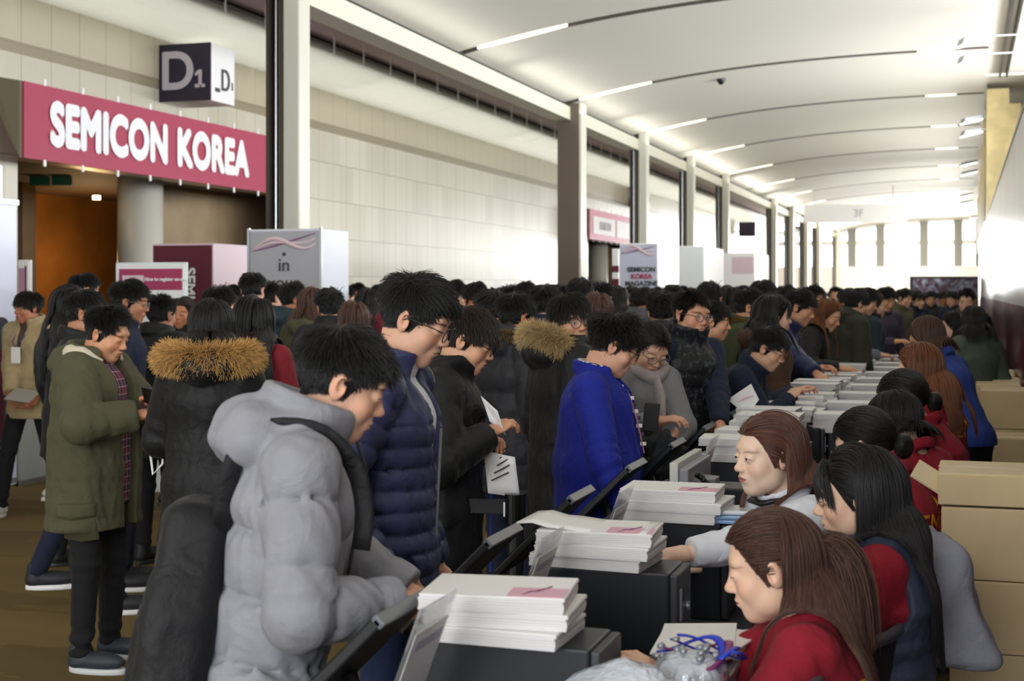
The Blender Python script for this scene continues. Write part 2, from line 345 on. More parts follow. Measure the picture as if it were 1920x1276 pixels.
# end wall: white lower wall, windows above with dark posts
GL = mat('window_glass', '#ffffff', .05, trans=1, alpha=.25)
st(bx('wall_end', (-10, 2, Y1, Y1+.3, 0, 3.15), WHITE))
def wx(px): return W(px, 548, 80).x
n_ = 1
posts = [1602, 1655, 1735, 1797, 1835]
mb = MB()
for p_ in posts: x = (W(p_, 548, 82)).x; mb.box(x-.22, x+.22, Y1, Y1+.3, 3.15, 5.75)
mb.box(-10, 2, Y1+.05, Y1+.25, 4.35, 4.6, 1); o = mb.build('window_1', [mat('window_post', '#8b8c86', .5), WHITE]); st(o)
st(bx('window_2', (-10, 2, Y1+.14, Y1+.16, 3.15, 5.75), GL))
# hanging white direction sign "3F"
pA = W(1507, 405, 52); pB = W(1700, 405, 52)
t = thing('hanging_sign', 'long white sign reading 3F hung from the ceiling at the far end', 'sign', ((pA.x+pB.x)/2, (pA.y+pB.y)/2, 4.3), YAW)
ww = (pB-pA).length/2; bx('board', (-ww, ww, -.05, .05, -.05, .62), mat('sign_white', '#f4f4f4', .5), t); text('3F', 'lettering', .4, LILA, t, (0.1, -.06, .28), (PI/2, 0, 0))
for sx_ in (-ww+.4, ww-.5): MB().tube([(sx_, 0, .6), (sx_, 0, 1.40)], .012, 6).build('wire', STEEL, t)
# spot fixtures on arms over the partition
for i, (px, py, Z, lb) in enumerate(((1826, 92, 20, 'nearest and largest'), (1823, 236, 28, 'second from the top'), (1818, 314, 38, 'third from the top'), (1812, 372, 50, 'fourth and smallest'))):
    p = W(px, py, Z); t = thing('floodlight', 'white twin floodlight on thin arms over the partition, %s' % lb, 'light', p)
    t.rotation_euler = (0, 0, YAW)
    for zz in (.08, -.17):
        MB().prism([(-.2, -.12, zz-.03), (.17, -.12, zz+.05), (.19, -.12, zz+.13), (-.17, -.12, zz+.07)], (0, .26, 0)).build('housing', mat('fixture_grey', '#aab0b4', .35, metal=.4), t)
        MB().prism([(-.19, -.13, zz-.05), (.16, -.13, zz+.03), (.17, -.13, zz+.055), (-.19, -.13, zz-.025)], (0, .28, 0)).build('lens', mat('flood_lens', '#ffffff', .3, emit='#ffffff', es=2.6), t)
        MB().tube([(.1, 0, zz+.1), (1.37, .05, zz+.17)], .01, 6).build('arm', WHITE, t)
# small ceiling fittings
for px, py, Z, lb in ((1352, 148, 25.5, 'black dome camera on the second ceiling joint'), (1718, 246, 40, 'small grey dome fitting on a far ceiling joint')):
    p = W(px, py, Z); o = MB().tube([(p.x, p.y, p.z-.1), (p.x, p.y, p.z-.03), (p.x, p.y, vz(p.x)+.15)], [.03, .085, .06], 12).build('dome_camera', BLACK if px < 1500 else STEEL, smooth=True); tag(o, lb, 'camera')

# banner SEMICON KOREA over the entrances
XBN = -9.55
def banner(i, ya, yb, full):
    zt, zb = 3.96, 3.14
    t = thing('banner', 'maroon SEMICON KOREA banner over the %s entrance' % ('first brown' if i == 0 else 'second far'), 'banner', (XBN, ya, 3.1))
    L = yb-ya
    bx('panel', (-.03, 0, 0, L, zb-3.1, zt-3.1), MAR if i == 0 else mat('bright_maroon', '#cf5f7c', .5), t)
    MB().prism([(-.02, 0, zb-3.1), (-.02, 0, zt-3.1), (-.30, -.05, zt-3.05), (-.22, -.02, .42)], (0, -.05, 0)).build('side_flap', mat('canvas_flap', '#6f6553', .8), t)
    for y in (.3, L/2, L-.3): bx('bracket', (-.44, -.03, y-.03, y+.03, .55, .6), STEEL, t)
    for j in range(9):
        y = L*(j+.5)/9
        for z in (zb-3.1-.03, zt-3.1+.03): MB().box(0, .012, y-.02, y+.02, z-.035, z+.035).build('tie', WHITE, t)
    if i == 0:
        for s_, pa, pb in (('SEMICON', 92, 313), ('KOREA', 331, 466)):
            o = text(s_, 'lettering', .6, mat('banner_white', '#f3f3f6', .5), t, (0, 0, 0), (PI/2, 0, PI/2), fat=.038, spacing=1.06); y0_, y1_ = Yof(XBN, pa)-ya, Yof(XBN, pb)-ya
            xs_ = [v.co.x for v in o.data.vertices]; ys_ = [v.co.y for v in o.data.vertices]; o.scale = ((y1_-y0_)/(max(xs_)-min(xs_)), .52/(max(ys_)-min(ys_)), 1); o.location = (.012, (y0_+y1_)/2-(max(xs_)+min(xs_))/2*o.scale[0], .46-(max(ys_)+min(ys_))/2*o.scale[1])
        text('20', 'lettering', .13, mat('banner_white'), t, (.012, L*.955, .16), (PI/2, 0, PI/2), bold=.004)
        MB().box(0, .004, L*.975, L*.976, .2, .6).build('print_line', mat('banner_white'), t)
    else:
        bx('print_panel', (0, .012, .35, L*.46, .2, .68), WHITE, t); bx('print_panel', (0, .012, L*.49, L-.3, .2, .68), WHITE, t)
        text('SEMICON', 'lettering', .3, mat('faint_print', '#cfc6d2', .6), t, (.02, L*.27, .44), (PI/2, 0, PI/2), bold=.01)
ya = Yof(XBN, 45); banner(0, ya, ya+6.35, True)
yb = Yof(XBN, 1106); banner(1, yb, yb+6.3, False)
# D1 / D2 / purple hall signs (box projecting from the wall)
def dsign(px0, pxw, py0, py1, Z, txt, label, arrow=True):
    p = W(px0, py1, Z); q = W(px0, py0, Z); h = q.z-p.z; wd = pxw/F*Z/CT
    t = thing('hall_sign', label, 'sign', p)
    bx('box', (0, wd, 0, .62, 0, h), [WHITE], t, .01); bx('front_plate', (.0, wd, -.02, 0, 0, h), PURP, t)
    if txt:
        text(txt[0], 'lettering', h*.92, LILA, t, (wd*.36, -.03, h*.5), (PI/2, 0, 0), fat=.016)
        if len(txt) > 1: text(txt[1], 'lettering', h*.55, LILA, t, (wd*.80, -.03, h*.38), (PI/2, 0, 0), fat=.012, inter=True)
        text('D', 'lettering', h*.55, CHARL, t, (wd+.012, .36, h*.38), (PI/2, 0, PI/2), sx=.8); text('1', 'lettering', h*.2, CHARL, t, (wd+.012, .54, h*.32), (PI/2, 0, PI/2))
        bx('side_note', (wd, wd+.006, .1, .22, h*.17, h*.24), CHARL, t)
    MB().box(-.5 if Z < 30 else -.3, 0, .25, .37, h*.3, h*.42).build('bracket', WHITE, t)
dsign(300, 103, 85, 192, 18.6, 'D1', 'dark purple D1 box sign above the first maroon banner')
dsign(1147, 62, 345, 388, 45.0, 'D2', 'D2 sign half hidden behind a far column')
dsign(1385, 30, 416, 443, 66.0, '', 'small plain purple sign on the far left wall')

# ---------------- boards and booths along the left ----------------
def board_at(px0, px1, pyt, Z, depth, name, label, cat, front, side, zb=0.0):
    a = W(px0, pyt, Z); wd = (px1-px0)/F*Z/CT; top = a.z
    t = thing(name, label, cat, (a.x, a.y, 0)); bx('body', (0, wd, .012, depth, zb, top), side, t, .008); bx('face', (0.015, wd-.015, 0, .012, zb+.02, top-.02), front, t)
    return t, wd, top
def swoosh(t, x0, x1, z0, z1, y):
    for j in range(3):
        pts = [(x0+(x1-x0)*s_, y, z0+(z1-z0)*(s_**(1.2+.5*j))+.05*j*math.sin(5*s_)) for s_ in np.linspace(0, 1, 12)]
        MB().tube(pts, [.004+.012*math.sin(PI*s_)*(j+1)/2 for s_ in np.linspace(.02, .98, 12)], 6, flat=1).build('printed_curve', PURL if j == 0 else PINKY, t, smooth=True)
t, wd, top = board_at(466, 607, 430, 13.0, .62, 'advert_pillar', 'grey square advert pillar printed in your, beside the nearest tall column', 'sign', GREYP, mat('lightbox_white', '#d5d7e2', .4))
for sx_ in (0, wd): bx('corner_strip', (sx_-.012, sx_+.012, -.006, .02, 0, top+.01), STEEL, t)
text('in', 'lettering', .17, CHARL, t, (wd*.5, -.008, top-.33), (PI/2, 0, 0)); text('your', 'lettering', .17, CHARL, t, (wd*.5, -.008, top-.49), (PI/2, 0, 0))
MB().tube([(wd*.5, -.008, top-.228), (wd*.5, .0, top-.228)], .018, 12).build('dot', CHARL, t); swoosh(t, .03, wd-.05, top-.2, top-.04, 0)
t, wd, top = board_at(285, 407, 457, 15.2, 1.0, 'display_stand', 'dark maroon display stand with pale side behind the crowd', 'display', MARD, mat('pale_pink_side', '#e2ccd6', .5))
text('SEMICON', 'lettering', .17, WHITE, t, (wd*.63, -.012, top-.62), (PI/2, PI/2, 0), bold=.004)
t, wd, top = board_at(215, 358, 492, 12.2, .05, 'notice_board', 'white notice board headed How to register on-site', 'sign', WHITE, mat('board_edge', '#d9e0de', .4))
bx('header_band', (.045, wd-.03, -.004, 0, top-.235, top-.055), mat('magenta_band', '#a5325f', .5), t)
text('현장등록 안내', 'lettering', .085, WHITE, t, (wd*.30, -.008, top-.15), (PI/2, 0, 0), bold=.003) if False else bx('printed_block', (.08, wd*.42, -.008, -.004, top-.18, top-.11), PINKY, t)
text('How to register on-site', 'lettering', .042, WHITE, t, (wd*.73, -.008, top-.145), (PI/2, 0, 0), bold=.001)
for sx_ in (0.02, wd-.02): MB().tube([(sx_, .03, 0), (sx_, .03, top)], .012, 8).build('leg', STEEL, t)
t, wd, top = board_at(32, 58, 487, 14.0, .05, 'notice_board', 'narrow white notice board beside the grey lightbox at the frame edge', 'sign', WHITE, WHITE)
bx('picture', (.02, wd-.03, -.004, 0, top-.38, top-.08), mat('pink_picture', '#b98aa6', .5), t); bx('stripe', (wd-.05, wd-.035, -.006, 0, top-.4, top-.06), mat('violet_stripe', '#6b2f56', .5), t)
# grey panel wall and lightbox at far left
a = W(0, 548, 10.2); b2 = W(34, 548, 11.4)
t = thing('booth_wall', 'pale grey booth wall at the left edge of the hall', 'booth', (-7.55, 8.6, 0))
bx('panel', (-.6, 0, 0, Yz(-7.55, 11.7)-8.6, 0, 2.72), mat('booth_grey', '#b6b9b8', .5), t); bx('edge_post', (-.02, .03, Yz(-7.55, 11.7)-8.6-.05, Yz(-7.55, 11.7)-8.6, 0, 2.74), STEEL, t)
bx('plinth', (0, .012, 0, Yz(-7.55, 11.7)-8.6, .0, .1), mat('plinth_dark', '#8b8a86', .5), t)
yl = Yof(-7.45, 28)
t = thing('lightbox', 'white lightbox poster with a dark rounded phone shape', 'sign', (-7.5, yl-1.3, 0))
bx('case', (0, .07, 0, 1.3, .12, 2.45), mat('lightbox_lilac', '#cfd2e4', .35, emit='#cfd2e4', es=.12), t, .01)
for zz in (.14, 2.42): bx('rail', (0, .09, 0, 1.3, zz, zz+.04), STEEL, t)
mb = MB(); 
def rrect(x, y0, y1, z0, z1, r, d):
    pts = []
    for (cy, cz, a0) in ((y1-r, z1-r, 0), (y0+r, z1-r, 90), (y0+r, z0+r, 180), (y1-r, z0+r, 270)):
        for a in range(0, 91, 15): t_ = math.radians(a0+a); pts.append((x, cy+r*math.cos(t_), cz+r*math.sin(t_)))
    return pts, (d, 0, 0)
pts, d = rrect(.07, .1, 1.2, .45, 1.5, .1, .008); MB().prism(pts, d).build('printed_phone', mat('phone_dark', '#3f434c', .4), t)
pts, d = rrect(.078, .2, 1.12, .5, 1.25, .08, .004); MB().prism(pts, d).build('printed_screen', MARD, t)
# low grey booth panel behind the tan jacket man
t = thing('booth_panel', 'low pale booth panel behind the man in the tan jacket', 'booth', (-7.9, Yof(-7.9, 34), 0)); bx('panel', (-.05, 0, 0, 1.2, 0, .75), mat('booth_grey'), t); bx('foot_rail', (-.06, .03, 0, 1.2, 0, .05), STEEL, t)
# magazine pillar and white booths
t, wd, top = board_at(1161, 1231, 456, 20.5, .45, 'advert_pillar', 'white advert pillar reading SEMICON KOREA MAGAZINE beyond the dark column', 'sign', mat('pillar_lilac', '#c5c8dc', .4), WHITE)
for j, (s_, mm) in enumerate((('SEMICON', CHARL), ('KOREA', MAR), ('MAGAZINE', CHARL))): text(s_, 'lettering', .095, mm, t, (wd*.58, -.01, top-.38-.1*j), (PI/2, 0, 0), bold=.003)
swoosh(t, .03, wd-.05, top-.15, top-.05, 0)
t, wd, top = board_at(1147, 1160, 466, 24, .3, 'display_stand', 'thin maroon and white patterned post beside the magazine pillar', 'display', WHITE, WHITE)
for zz in (1.6, 1.82, 2.04): bx('maroon_square', (0, wd, -.005, 0.01, zz, zz+.11), MARD, t)
BW = mat('booth_white', '#f2f3f3', .5)
t, wd, top = board_at(1272, 1318, 461, 30, 2.6, 'exhibit_booth', 'white exhibition booth with rounded front behind the crowd', 'booth', mat('booth_soft', '#e1e5e6', .5), BW)
t, wd, top = board_at(1322, 1410, 474, 34, 2.6, 'exhibit_booth', 'second lower white booth with a pale pink patch', 'booth', BW, BW); bx('pink_patch', (wd*.55, wd*.98, -.01, .0, top-.5, top-.1), PINKY, t)
# far printed billboard on the right
a = W(1711, 522, 34); b2 = W(1832, 522, 34)
def bill_mat():
    m = bpy.data.materials.new('billboard_print'); m.use_nodes = True; nt = m.node_tree; b = nt.nodes['Principled BSDF']; tc, s = sepobj(nt)
    v = N(nt, 'ShaderNodeTexNoise'); v.inputs['Scale'].default_value = 3.2; v.inputs['Distortion'].default_value = 2.5; v.inputs['Detail'].default_value = 3; nt.links.new(tc.outputs['Object'], v.inputs['Vector'])
    r = N(nt, 'ShaderNodeValToRGB'); e = r.color_ramp.elements; e[0].position = .3; e[0].color = lin('#3a2a38'); e[1].position = .72; e[1].color = lin('#cfd2dc')
    x = e.new(.45); x.color = lin('#6b4a5c'); x = e.new(.56); x.color = lin('#8a8fae'); nt.links.new(v.outputs['Fac'], r.inputs['Fac']); nt.links.new(r.outputs['Color'], b.inputs['Base Color']); return m
t = thing('billboard', 'wide printed mural in purple and grey at the far end of the counter', 'billboard', (a.x, a.y, 0), YAW)
bx('panel', (0, (b2-a).length, 0, .1, .6, a.z), bill_mat(), t); bx('frame', (-.03, (b2-a).length+.03, .02, .12, .0, a.z+.05), CHARL, t)
# ---------------- counter, stations, stacks, boxes, chairs ----------------
PCB = mat('computer_black', '#1e2026', .38, spec=.4, bump=.02, bscale=400); PCF = mat('computer_front', '#2b2c31', .45); DESK = mat('desk_grey', '#3b3e44', .55)
PAPER = mat('white_magazine_paper', '#eceaea', .55); PAPE = mat('magazine_page_edges', '#dcd9d8', .7); PINKC = mat('pink_cover_print', '#dba9bb', .5); ACR = mat('clear_acrylic', '#e8eef0', .08, trans=.85, alpha=.55)
CARD = mat('cardboard', '#cdb68e', .8, var=.06, vscale=5); CARDT = mat('cardboard_top', '#d8c5a2', .8); TAPE = mat('parcel_tape', '#b99d6c', .35)
SILV = mat('silver_bezel', '#9a9da4', .3, metal=.5); GLB = mat('dark_screen_glass', '#101216', .12)
def SY(i): return 2.72+.80*(i-1)
NST = 22
t = thing('counter_desk', 'long dark registration desk running away down the hall', 'desk', (0, 0, 0))
bx('desk_top', (-1.22, -.52, 1.2, SY(NST)+1.2, .665, .70), DESK, t, .004); bx('front_panel', (-1.20, -1.17, 1.2, SY(NST)+1.2, 0, .665), mat('desk_front', '#24262b', .5), t)
for i in range(0, NST+1, 3): bx('leg_panel', (-1.17, -.60, SY(i)+.40, SY(i)+.43, 0, .665), mat('desk_front'), t)
# computer tower
def make_pc():
    t = thing('computer_tower', '', 'computer')
    bx('case', (-.37, 0, 0, .19, 0, .295), PCB, t, .006); bx('front_bezel', (0, .022, .004, .186, .004, .291), PCF, t, .005)
    bx('silver_badge', (.022, .025, .03, .05, .17, .25), SILV, t); bx('red_label', (.022, .0255, .03, .05, .10, .155), mat('red_sticker', '#a8341f', .5), t)
    bx('drive_slot', (.022, .024, .07, .17, .215, .25), BLACK, t); MB().tube([(.02, .13, .19), (.028, .13, .19)], .012, 12).build('power_button', SILV, t)
    for z in (.06, .08, .10, .12): bx('port', (.022, .025, .12, .135, z, z+.008), SILV, t)
    return t
def make_tablet():
    t = thing('touch_screen', '', 'monitor')
    M_ = Matrix.Rotation(math.radians(-45), 4, 'Y')   # lectern tilt: top edge towards staff (+x)
    MB().box(-.30, .05, 0, .27, -.012, .012, M=M_).build('screen_body', BLACK, t, bevel=.006)
    MB().box(-.285, .035, .012, .258, .0125, .0145, M=M_).build('glass', GLB, t)
    MB().box(.035, .052, .0, .27, -.014, .014, M=M_).build('edge_strip', mat('screen_rim', '#5f6269', .35), t, bevel=.003)
    MB().tube([(-.09, .135, -.11), (-.06, .135, -.20), (-.06, .135, -.33)], .018, 8).build('stand_neck', BLACK, t, smooth=True)
    MB().box(-.115, .06, .04, .23, -.33, -.316).build('stand_base', BLACK, t, bevel=.004)
    return t
def make_holder():
    t = thing('sign_holder', '', 'sign holder')
    M_ = Matrix.Translation((0, 0, .19)) @ Matrix.Rotation(math.radians(20), 4, 'Y')
    MB().box(-.002, .002, 0, .20, -.15, .11, M=M_).build('acrylic_sheet', ACR, t); MB().box(.003, .005, .012, .188, -.14, .06, M=M_).build('paper_notice', PAPER, t)
    MB().box(.006, .007, .03, .17, .02, .04, M=M_).build('printed_heading', LILA, t)
    MB().box(-.06, .06, 0, .20, 0, .05).build('foot', mat('holder_foot', '#3a3c42', .3), t, bevel=.003); return t
def make_printer():
    t = thing('badge_printer', '', 'printer'); bx('body', (-.09, .09, 0, .16, 0, .20), BLACK, t, .012); bx('lid', (-.085, .085, .005, .155, .20, .222), PCF, t, .008)
    MB().box(-.12, -.09, .02, .14, .12, .123).build('label_strip', PAPER, t); return t
def book(m=PAPER):
    t = thing('magazine_bundle', '', 'magazine stack')
    mb = MB()
    for j in range(6):
        dx, dy = random.uniform(-.003, .003), random.uniform(-.003, .003); mb.box(-.148+dx, .148+dx, dy, .21+dy, j*.0052, j*.0052+.0048)
    mb.build('pages', PAPE, t); bx('cover', (-.148, .148, 0, .21, .0305, .0325), PAPER, t); return t
PC = TB = HO = PR = BK = None
def first_or_dup(cur, mk, loc, rz):
    if cur is None: c = mk(); c.location = loc; c.rotation_euler = (0, 0, rz); return c, c
    return cur, dup(cur, None, loc, rz)
ORD = ['nearest', 'second', 'third', 'fourth', 'fifth', 'sixth', 'seventh', 'eighth', 'ninth', 'tenth', 'eleventh', 'twelfth', 'thirteenth', 'fourteenth', 'fifteenth', 'sixteenth', 'seventeenth', 'eighteenth', 'nineteenth', 'twentieth', 'twenty-first', 'twenty-second']
swish_done = 0
for i in range(1, NST+1):
    y = SY(i); o_ = ORD[i-1]
    PC, p = first_or_dup(PC, make_pc, (-.70, y, .70), 0); tag(p, 'black computer tower on the desk, %s along the counter' % o_, 'computer', 'computers along the desk')
    TB, p = first_or_dup(TB, make_tablet, (-1.18 if i > 1 else -1.11, y-(.09 if i > 1 else .17), 1.03), 0); tag(p, 'tilted black touch screen facing the visitors, %s along the counter' % o_, 'monitor', 'touch screens along the counter')
    if i < 16 and i != 4:
        HO, p = first_or_dup(HO, make_holder, (-.99, y-.27, .70+.12), 0); tag(p, 'clear acrylic notice holder beside the %s touch screen' % o_, 'sign holder', 'notice holders along the counter')
        PR, q = first_or_dup(PR, make_printer, (-1.0, y+.215, .70), 0); tag(q, 'small black badge printer behind the %s computer' % o_, 'printer', 'badge printers along the desk')
        hb = bx('holder_box', (-1.04, -.92, y-.28, y-.06, .70, .82), mat('printer_dark', '#2a2c31', .4), bevel=.005); hb.name = 'label_dispenser'; tag(hb, 'dark box under the %s acrylic notice holder' % o_, 'box', 'dispenser boxes on the desk')
    # stacks
    nb = {1: 3, 2: 3, 3: 3}.get(i, 3 if i % 3 else 4)
    for s_ in range(0 if i == 4 else 1 if i < 4 else 2):
        for b_ in range(nb):
            x = -.90 if s_ == 0 else -.93+.02*(i % 3); yy = y-.02+(.0 if s_ == 0 else .42)
            x += random.uniform(-.02, .02)
            if i == 3: x = -.86
            BK, p = first_or_dup(BK, book, (x+.1*(b_ % 2)*.2, yy+random.uniform(-.015, .015), (.995 if s_ == 0 else .99)+b_*.033), random.uniform(-.08, .08)+(.05*(b_-1) if i < 4 else 0))
            tag(p, 'bundle of white magazines, %s from the bottom, on the %s computer%s' % (['first', 'second', 'third', 'fourth'][b_], o_, '' if s_ == 0 else ', rear pile beyond it'), 'magazines', 'magazine bundles along the counter')
        if s_ == 1:
            o = bx('carton', (-1.08, -.76, y+.38, y+.63, .70, .99), PCB, bevel=.004); tag(o, 'dark carton under the rear magazine pile of the %s station' % o_, 'box', 'cartons under the magazine piles')
    if i >= 7:
        o = bx('carton', (-.66, -.50, y+.02, y+.26, .70, .97), PCB, bevel=.004); tag(o, 'dark carton on the staff side of the %s station' % o_, 'box', 'cartons under the magazine piles')
        for b_ in range(3):
            BK, p = first_or_dup(BK, book, (-.585+random.uniform(-.01, .01), y+.03, .97+b_*.033), 0 if b_ % 2 else .05); tag(p, 'white magazine bundle, %s from bottom, staff side pile of the %s station' % (['first', 'second', 'third'][b_], o_), 'magazines', 'magazine bundles along the counter')
    if i in (1, 2, 3):
        zt = .995+nb*.033
        o = MB().box(.03, .145, .004, .09, 0, .001).build('cover_print', PINKC, p); o.location = (0, 0, .0327); 
        o2 = MB().tube([(.06+.012*j, .02+.02*j+.01*math.sin(j*2.0), .034) for j in range(5)], [.001, .002, .003, .002, .001], 6).build('cover_print', PURL, p)
# loose sheet on the second stack
M_ = MB(); vs = []; 
for i in range(9):
    for j in range(5): x = -.17+.34*i/8; vs.append((x, .01+.2*j/4, .006*math.sin(i*.8)+(.012 if i < 2 else 0)+.010))
fs = [(i*5+j, i*5+j+1, i*5+j+6, i*5+j+5) for i in range(8) for j in range(4)]
o = M_.add(vs, fs).build('paper_sheet', PAPER, smooth=True, loc=(-.925, SY(2)-.03, .995+.091)); s_m = o.modifiers.new('s', 'SOLIDIFY'); s_m.thickness = .004; tag(o, 'curling white sheet lying on top of the second magazine pile', 'paper')
# blue-white packets on third tower
for j, (dx, dz) in enumerate(((0, 0), (.01, .014), (-.008, .028))):
    o = bx('plastic_packet', (-.09, .09, 0, .13, 0, .013), mat('packet_blue' if j < 2 else 'packet_white', '#8fb0d6' if j < 2 else '#e3e7ec', .15, spec=.7), bevel=.005, loc=(-.66+dx-.02, SY(3)+.0, .995+dz)); o.rotation_euler = (0, 0, .1*j); tag(o, 'shiny packet on the third computer, %s of its little pile' % (('bottom', 'middle', 'top')[j]), 'packet')
# fourth station: silver framed monitor seen from behind with a chain cable
t = thing('desktop_monitor', 'grey framed monitor seen edge-on with a black chain cable', 'monitor', W(1272, 962, 4.9), 0)
p0 = t.location.copy(); t.location = (p0.x, p0.y, .70); h = W(1272, 878, 4.9).z-.70
bx('panel', (0, .035, 0, .46, .06, h), mat('monitor_back', '#85868e', .4), t, .006); bx('bezel', (-.03, 0, -.008, .47, .04, h+.02), mat('bezel_cream', '#c9cac4', .35), t, .004)
MB().prism([(.035, .12, .02), (.035, .3, .02), (.10, .26, .02), (.10, .16, .02)], (0, 0, .32)).build('rear_housing', mat('monitor_back'), t)
bx('stand', (-.06, .16, .1, .32, 0, .02), BLACK, t, .004); bx('stand_column', (.03, .07, .18, .24, .0, .2), BLACK, t)
pts = [(.06+.05*math.sin(a*.9), .03+.02*math.sin(a*2), h-.02-.05*a) for a in np.linspace(0, 6.2, 40)]
for k_ in range(2): MB().tube([(p_[0]+.012*math.sin(i*1.1+PI*k_), p_[1]+.012*math.cos(i*1.1+PI*k_), p_[2]) for i, p_ in enumerate(pts)], .006, 6).build('cable', BLACK, t, smooth=True)
# lower shelf things beside staff: papers, clear bag, lanyards, grey rail
base = W(1330, 1215, 3.0)
t = thing('paper_tray', 'open tray of crumpled white leaflets at the staff side of the desk', 'tray', (-.655, 3.10, .862))
bx('tray', (-.02, .19, -.02, .26, 0, .012), DESK, t)
for j in range(7): o = bx('leaflet', (0, .17, 0, .22, 0, .004), PAPER, t, loc=(random.uniform(-.01, .02), random.uniform(-.03, .03), .014+j*.007)); o.rotation_euler = (random.uniform(-.05, .05), random.uniform(-.05, .05), random.uniform(-.2, .2))
def blob(name, c, r, m, seed, amp=.02, parent=None, k=14, sub=3):
    bm = bmesh.new(); bmesh.ops.create_icosphere(bm, subdivisions=sub, radius=1); rs = np.random.RandomState(seed); K = rs.normal(size=(5, 3))*3; ph = rs.uniform(0, 6, 5)
    for v in bm.verts:
        p = np.array(v.co); d = sum(math.sin(float(K[i] @ p)*(1+i*.8)+ph[i]) for i in range(5))/5; v.co = Vector((p[0]*r[0], p[1]*r[1], max(p[2], -.75)*r[2]))*(1+amp/min(r)*d)
    me = bpy.data.meshes.new(name); bm.to_mesh(me); bm.free(); me.materials.append(m); me.polygons.foreach_set('use_smooth', [True]*len(me.polygons))
    o = bpy.data.objects.new(name, me); C.objects.link(o); o.location = c
    if parent: o.parent = parent
    return o
FOIL = mat('clear_crinkled_plastic', '#cfd6e4', .12, spec=.9, bump=1, bscale=45, metal=.25)
t = thing('plastic_bag', 'clear crinkled plastic bag of badge cases at the bottom of the picture', 'bag', (-.62, 2.68, .862)); b = blob('bag_body', (0, 0, .055), (.12, .11, .07), FOIL, 3, .018, t)
t2 = thing('plastic_bag', 'clear bag of silvery clips with blue lanyards spilling from it', 'bag', (-.54, 2.93, .862)); blob('bag_body', (0, 0, .04), (.08, .09, .055), FOIL, 5, .012, t2)
for j in range(4):
    pts = [(-.02+.015*j+.085*math.cos(a), .02+.09*math.sin(a), .085+.02*math.sin(a*2+j)) for a in np.linspace(-1.2+.2*j, 2.4, 16)]
    MB().tube(pts, .009, 6, flat=.3).build('lanyard', mat('lanyard_blue', '#1433b8', .35) if j != 1 else mat('lanyard_magenta', '#7d1f5c', .4), t2, smooth=True)
for j in range(14): blob('clip', (random.uniform(-.06, .06), random.uniform(-.05, .05), .085+random.uniform(0, .02)), (.01, .012, .007), SILV, j, .002, t2, sub=1)
o = MB().tube([(-.50, 2.9, .86), (-.42, 3.35, .93)], .016, 8, flat=.5).build('desk_rail', SILV); bpy.data.objects.remove(o)
t = thing('desk_drawer_unit', 'dark open drawer unit with a grey rail beside the seated staff', 'cabinet', (-.50, 2.42, 0)); bx('carcass', (-.185, .02, 0, 1.0, 0, .845), mat('desk_front'), t, .004); bx('top_plate', (-.19, .03, -.01, 1.01, .845, .86), mat('printer_dark'), t, .003); bx('top_rail', (.0, .035, .5, 1.02, .86, .89), SILV, t, .004); bx('white_edge', (.02, .03, 0, .02, .1, .79), WHITE, t)
# belt barrier
p = W(966, 925, 4.95); t = thing('barrier_post', 'black queue barrier post with a retracting belt', 'barrier', (p.x, p.y, 0))
MB().tube([(0, 0, 0), (0, 0, .012), (0, 0, .03)], [.17, .165, .03], 24).build('base', BLACK, t, smooth=False); MB().tube([(0, 0, .02), (0, 0, .92)], .03, 16).build('pole', BLACK, t, smooth=False); MB().tube([(0, 0, .90), (0, 0, 1.0)], .036, 20).build('head', mat('barrier_head', '#0d0d0f', .25), t)
bx('belt_slot', (-.04, -.03, -.01, .01, .92, .97), STEEL, t)
q = W(760, 925, 5.0)-p; MB().prism([(0, 0, .93), (0, 0, .98), (q.x, q.y, .98), (q.x, q.y, .93)], (0, .004, 0)).build('belt', mat('belt_black', '#15151a', .7), t)
# cardboard boxes: near stack, far stacks
def make_box(w_, d_, h_):
    t = thing('cardboard_box', '', 'box'); bx('carton', (0, w_, 0, d_, 0, h_), CARD, t, .004)
    bx('flap', (.004, w_-.004, .004, d_/2-.002, h_-.002, h_+.003), CARDT, t); bx('flap', (.004, w_-.004, d_/2+.002, d_-.004, h_-.002, h_+.003), CARDT, t)
    bx('tape', (-.001, w_+.001, d_/2-.025, d_/2+.025, h_+.002, h_+.004), TAPE, t); return t
Zs = 4.5; zz = 1.7-(948-HY)/F*Zs
hs = []; ypix = [948, 1080, 1218, 1356]; a = W(1765, 948, Zs); b0 = make_box(.44, .36, .222)
pos = ['second from the top of the nearest stack', 'third from the top of the nearest stack', 'fourth from the top of the nearest stack', 'fifth from the top of the nearest stack', 'lowest of the nearest stack']
topz = W(1765, 948, Zs).z
for j in range(5):
    z = topz-.228*(j+1)
    if z < -.02: break
    o = b0 if j == 0 else dup(b0); o.location = (a.x+(.0, .015, .025, .01, .02)[j], a.y, max(z, 0.0)); tag(o, 'sealed cardboard box, %s' % pos[j], 'box', 'boxes in the nearest stack')
b1 = make_box(.44, .36, .098); b1.location = (a.x-.01, a.y, topz+.004); tag(b1, 'shallow cardboard box on top of the nearest stack', 'box', 'boxes in the nearest stack')
o = MB().box(0, .16, 0, .10, 0, .006).build('carton_flap', CARDT, loc=W(1706, 892, 4.55)); o.rotation_euler = (.5, math.radians(32), 0); tag(o, 'loose cardboard flap leaning beside the nearest box stack', 'cardboard'); o.name = 'cardboard_piece'
c = 0; b2 = make_box(.30, .42, .255)
cols = ['first', 'second', 'third', 'fourth', 'fifth', 'sixth', 'seventh']; rows = ['bottom', 'second', 'third', 'top']
